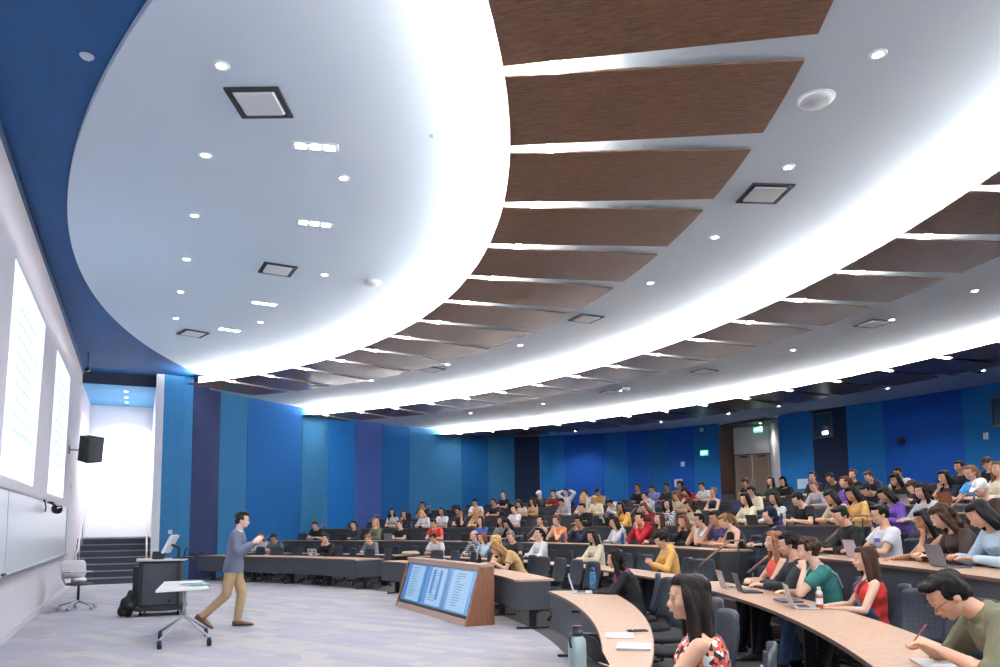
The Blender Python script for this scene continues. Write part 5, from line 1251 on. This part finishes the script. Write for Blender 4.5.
booth('window_1',30.24,31.05,4.56,5.50,True); booth('window_2',36.3,37.4,4.3,5.2,False)
# ---- foreground objects on the near desk
fz=.7435
t=thing('insulated_bottle','large pale sage green insulated bottle with black loop lid, at the bottom','bottle',(3.66,3.35,fz),R_(200))
obj('bottle_body',MB().lathe([(.042,0),(.046,.005),(.046,.20),(.043,.222),(.030,.238),(.028,.242)],n=28),t,None,[mat('sage_enamel',rgb(150,172,176),.4)])
obj('lid',MB().lathe([(.030,.240),(.032,.245),(.032,.262),(.026,.265),(.024,.285),(.026,.29)],n=24),t,None,[mat('lid_black',rgb(24,26,30),.4)])
obj('carry_loop',MB().tube([V3(.03,0,.255),V3(.052,.0,.25),V3(.060,0,.222),V3(.052,0,.19),V3(.036,0,.185),V3(.030,0,.20)],.006,6),t,None,[mat('lid_black',rgb(24,26,30),.4)])
t=thing('tablet_computer','dark tablet propped upright beside the big sage bottle, facing the floral top','tablet',(4.03,3.74,fz),R_(84))
A=Matrix.Translation(V3(0,.03,.095))@Matrix.Rotation(R_(-30),4,'X')
obj('tablet_body',tr(MB().box((0,0,0),(.25,.008,.18),bev=.003),A),t,None,[M_key]); obj('tablet_display',tr(MB().box((0,-.005,0),(.232,.002,.165)),A),t,None,[mat('dark_display',rgb(34,44,58),.15)]); obj('kick_stand',MB().box((0,.05,.008),(.24,.12,.006)),t,None,[M_key])
notebook((4.78,4.60,fz),R_(-38)+.1,uniq('white open notebook on near desk, the farther of two beside the phone'),(.20,.26),.008)
notebook((4.56,4.12,fz),R_(-38),uniq('thick white notebook on near desk, the closer one by the dark tablet'),(.22,.24),.016)
t=thing('smartphone','black smartphone lying on the notebook edge on the near desk','phone',(4.98,4.66,fz+.012),R_(-20)); obj('phone_body',MB().box((0,0,.005),(.15,.075,.009),bev=.003),t,None,[M_key]); obj('phone_glass',MB().box((0,0,.0102),(.142,.068,.001)),t,None,[mat('dark_display',rgb(34,44,58),.15)])
t=thing('iced_tea_bottle','clear bottle of amber drink with white cap on second-row desk','bottle',(7.34,5.08,fz),0)
obj('drink',MB().lathe([(.028,.002),(.031,.006),(.031,.11),(.028,.118)],n=20),t,None,[mat('amber_drink',rgb(190,90,40),.15,spec=.6)])
obj('bottle_neck',MB().lathe([(.032,.118),(.031,.15),(.018,.175),(.014,.18)],n=20),t,None,[mat('clear_plastic',rgb(210,205,200),.1,spec=.7)]); obj('label_band',MB().lathe([(.0318,.045),(.0318,.10)],n=20,cap=False),t,None,[mat('label_white',rgb(222,222,226),.5)]); obj('cap',MB().lathe([(.017,.18),(.018,.198),(.016,.203)],n=16),t,None,[mat('cap_white',rgb(238,238,240),.4)])
t=thing('insulated_bottle','blue patterned tall bottle standing beyond the silver laptop on near desk','bottle',tuple(pol(15.85,-21.4,fz)),0)
obj('bottle_body',MB().lathe([(.034,0),(.037,.005),(.037,.19),(.026,.215)],n=22),t,None,[mat('blue_pattern',rgb(58,130,172),.4,noise=(22,.6,(1,1,1)))]); obj('lid',MB().lathe([(.026,.215),(.03,.22),(.028,.255),(.012,.27)],n=18),t,None,[mat('lid_blue',rgb(24,60,96),.4)])
bottle(tuple(pol(18.98,2.0,.36+fz)),(214,110,140),uniq('tall pink tumbler on the third-row desk left of the white hoodie'),.27,.034,'pink_tumbler',(226,150,170))
t=thing('closed_laptop','closed navy laptop lying on the second-row desk before the teal tee','laptop',(7.62,5.72,fz),R_(150)); obj('laptop_shell',MB().box((0,0,.009),(.22,.31,.016),bev=.006),t,None,[mat('navy_shell',rgb(44,56,92),.35)]); obj('rubber_edge',MB().box((0,0,.0015),(.19,.28,.003)),t,None,[M_key])
t=thing('laptop_bag','grey fabric pouch lying on the second-row desk, left of the console','bag',tuple(pol(17.5,20.2,fz)),R_(20)); mb=MB(); mb.ell((0,0,.06),(.22,.32,.06)); mb.ell((.03,-.1,.08),(.12,.16,.05)); o=obj('pouch',remesh(mb,.02,2,.02,8),t); o.data.materials.append(cloth('beige')); obj('zip',MB().tube([V3(-.05,-.25,.10),V3(0,0,.125),V3(.02,.2,.10)],.006,5),t,None,[M_metal])
# bags on the floor
def floorbag(x,y,z,c,label,s=1,rz=0):
    t=thing('backpack',label,'backpack',(x,y,z),rz); mb=MB(); mb.ell((0,0,.19*s),(.13*s,.16*s,.19*s)); mb.ell((.08*s,0,.13*s),(.08*s,.12*s,.12*s)); o=obj('bag_body',remesh(mb,.018,3,.014,7),t); o.data.materials.append(cloth(c)); obj('top_handle',MB().tube([V3(-.05*s,-.04,.37*s),V3(-.06*s,0,.42*s),V3(-.05*s,.04,.37*s)],.01,6),t,None,[cloth(c)])
p=pol(17.85,-32.6,0); floorbag(p.x,p.y,0,'periwinkle','lavender backpack on the floor under the second-row desk, by the empty chairs',.95,R_(-30)+PI)
p=pol(16.35,19.0,0); floorbag(p.x,p.y,0,'black','black backpack on the floor at the right end of the left front desk',1.0)
p=pol(16.9,-33.2,0); t=thing('canvas_tote','grey canvas tote standing on the floor behind the floral top','bag',p,R_(-30)); mb=MB(); loft(mb,[(V3(0,0,0.004),V3(.10,0,0),V3(0,.17,0)),(V3(0,0,.03),V3(.12,0,0),V3(0,.19,0)),(V3(0,0,.36),V3(.07,0,0),V3(0,.20,0)),(V3(0,0,.40),V3(.02,0,0),V3(0,.20,0))]); obj('tote_body',mb,t,None,[cloth('grey')]); obj('tote_handle',MB().tube([V3(0,-.1,.39),V3(0,-.08,.52),V3(0,.08,.52),V3(0,.1,.39)],.01,6),t,None,[cloth('grey')])
# ---- clothing and held details on the nearest students
for (row,ang,R,p,rz,sd,desc,F,t,J,key) in PERS:
    if key=='ovr':
        N=J['spine'][2]; M_=J['spine'][1]; up=J['up']; mb=MB()
        fw=V3(up.z,0,-up.x); c=M_.lerp(N,.35)
        loft(mb,[(M_.lerp(N,-.5)+V3(.012,0,0),V3(.128,0,0),V3(0,.145,0)),(M_.lerp(N,0)+V3(.014,0,0),V3(.120,0,0),V3(0,.135,0)),(c+V3(.035,0,0),V3(.118,0,0),V3(0,.105,0)),(M_.lerp(N,.55)+V3(.04,0,0),V3(.10,0,0),V3(0,.095,0))])
        o=obj('denim_bib',mb,t,'denim overall bib',[cloth('jeans')])
        for y in (1,-1): obj('bib_strap',MB().tube([M_.lerp(N,.5)+V3(.145,y*.07,0),M_.lerp(N,.8)+V3(.125,y*.08,0),N+V3(.03,y*.085,.022),N+V3(-.08,y*.075,-.02),M_.lerp(N,.5)+V3(-.13,y*.05,0)],.017,6,sq=.35),t,'denim strap',[cloth('jeans')])
    if key=='teal':
        N=J['spine'][2]; M_=J['spine'][1]
        for y in (1,-1): obj('shoulder_strap',MB().tube([M_.lerp(N,.1)+V3(.12,y*.13,0),M_.lerp(N,.6)+V3(.145,y*.125,0),N+V3(.02,y*.115,.03),M_.lerp(N,.75)+V3(-.125,y*.10,0),M_.lerp(N,.2)+V3(-.13,y*.09,0)],.022,6,sq=.35),t,'pale grey strap',[cloth('lightblue')])
    if key=='plum':
        N=J['spine'][2]; mb=MB(); up=J['up']; mb.ell((0,0,0),(.105,.12,.05),Matrix.Translation(N+up*.01)); mb.ell((0,0,0),(.05,.07,.11),Matrix.Translation(N-up*.09+V3(.10,0,0)))
        o=obj('scarf',remesh(mb,.011,1,.016,22),t,'plum scarf'); o.data.materials.append(mat('plum_scarf',rgb(126,44,98),.85,bump=(40,.3)))
    if key in('tab',):
        N=J['spine'][2]; M_=J['spine'][1]; c=M_.lerp(N,.5)+V3(.148,.03,0)
        obj('chest_print',tr(MB().box((0,0,0),(.004,.12,.05)),Matrix.Translation(c)@Matrix.Rotation(R_(-6),4,'Y')),t,'blue printed patch',[mat('print_blue',rgb(70,90,190),.6)])
    if 'writing' in desc and row==2 and key=='olive' or (desc.startswith('short black hair, white tee, writing')):
        W,d,n,s,th=hand_frame(J,1); q=p+Vector((0,0,0))
        Mx=Matrix.Translation(p)@Matrix.Rotation(rz,4,'Z'); a=Mx@((W+d*.115+n*.035)*t.scale.x); b=Mx@((W+d*.06-n*.10+th*.03)*t.scale.x)
        o=thing('pen',uniq('thin %s pen in the hand of the person with %s, %s'%('red' if key=='olive' else 'dark',sd,ROWN[row-1])),'pen',a); obj('barrel',MB().tube([a,b],.0045,6),o,None,[mat('pen_red',rgb(150,60,70),.4)],world=True); obj('tip',MB().tube([a,a+(a-b).normalized()*.012],[.004,.001],6),o,None,[M_metal],world=True)
# ---- the lecturer
def lecturer():
    J={'fem':0}; P0=V3(.02,0,.95); N=V3(.075,0,1.47); M_=V3(.03,0,1.21)
    J['spine']=[P0,M_,N]; ax=(N-M_).normalized(); J['up']=ax; J['tw']=Matrix.Rotation(R_(6),4,'Z')
    J['S']=[N-ax*.045+V3(-.01,.172,0),N-ax*.045+V3(.01,-.172,0)]
    J['H']=head_matrix(V3(.125,0,1.645),4,4); J['hp']=4
    J['E']=[V3(.12,.23,1.165),V3(.13,-.235,1.165)]; J['W']=[V3(.325,.10,1.31),V3(.33,-.115,1.30)]
    J['hdir']=[V3(.75,-.1,.65).normalized(),V3(.75,.1,.65).normalized()]; J['pn']=[V3(.1,-1,.1),V3(.1,1,.1)]; J['curl']=[28,28]
    J['hip']=[V3(.01,.09,.93),V3(.01,-.09,.93)]; J['K']=[V3(.12,.085,.50),V3(-.06,-.10,.50)]
    J['A']=[V3(.06,.085,.095),V3(-.40,-.11,.185)]; J['fd']=[V3(1,.05,0),V3(1,-.05,-.85)]
    return J
J=lecturer()
base=Vector((3.0,12.64,0)); 
t=thing('person','person in blue-grey blazer and khaki trousers walking and gesturing on the stage','person',base,R_(-20)); t.scale=(1.03,1.12,1.015)
b=obj('body',body_mesh(J,True),t); b.material_slots[0].link='OBJECT'; b.material_slots[0].material=skin(5)
def lch(name,me,m,M=None):
    if not me.materials: me.materials.append(None)
    o=obj(name,me,t); o.material_slots[0].link='OBJECT'; o.material_slots[0].material=m
    if M is not None: o.matrix_local=M
lch('trousers',bottom_mesh(J,True),cloth('khaki')); J['fd'][1]=V3(1,-.05,0)
def blazer():
    mb=MB(); rg=torso_rings(J,.020)[:-1]
    rg[0]=(rg[0][0]+V3(-.005,0,-.02),V3(.150,0,0),V3(0,.190,0)); rg[1]=(rg[1][0],V3(.150,0,0),V3(0,.192,0)); loft(mb,rg)
    for i in (0,1):
        S,E,W=J['S'][i],J['E'][i],J['W'][i]; capsule(mb,S,E,.072,.060); capsule(mb,E,E.lerp(W,.86),.060,.045); capsule(mb,J['spine'][2]-V3(0,0,.05)+(S-J['spine'][2])*.3,S,.066,.072)
    N=J['spine'][2]; loft(mb,[(N+V3(-.01,0,-.03),V3(.085,0,0),V3(0,.10,0)),(N+V3(-.014,0,.02),V3(.072,0,.0),V3(0,.078,0)),(N+V3(-.014,0,.035),V3(.066,0,0),V3(0,.07,0))])
    return remesh(mb,.009,2,.006,12)
lch('blazer',blazer(),cloth('blazer'))
mb=MB(); N=J['spine'][2]; loft(mb,[(N+V3(.012,0,-.01),V3(.060,0,0),V3(0,.062,0)),(N+V3(.006,0,.045),V3(.056,0,.0),V3(0,.058,0))]); mb.hull8([(.155,-.035,1.2),(.165,-.03,1.2),(.165,.03,1.2),(.155,.035,1.2)],[(.135,-.05,1.47),(.15,-.045,1.47),(.15,.045,1.47),(.135,.05,1.47)]); lch('shirt',remesh(mb,.008,1),cloth('lightblue'))
mb=MB(); 
for y in (1,-1): mb.hull8([(.168,y*.02,1.08),(.176,y*.02,1.08),(.176,y*.045,1.08),(.168,y*.045,1.08)],[(.150,y*.055,1.47),(.160,y*.055,1.47),(.150,y*.10,1.45),(.142,y*.10,1.45)])
lch('lapels',mb.mesh('lapels',[]),mat('lapel_grey',rgb(84,90,110),.8))
for ii in (0,1):
    me=shoe_mesh(J,ii).mesh('shoe',[])
    A=J['A'][ii]; me.transform(Matrix.Translation(A)@Matrix.Rotation(R_(32 if ii else 0),4,'Y')@Matrix.Diagonal((1.16,1.16,1.12 if ii else 1.0,1))@Matrix.Translation(-A+V3(-.012 if ii else 0,0,.012 if ii else 0)))
    lch('shoe',me,mat('brown_leather',rgb(92,56,40),.35))
lch('hair',hair_mesh('side',True).copy(),hairmat('dark'),J['H']); lch('glasses',glasses_mesh().mesh('glasses',[]),mat('glasses_frame',rgb(30,28,30),.3),J['H'])
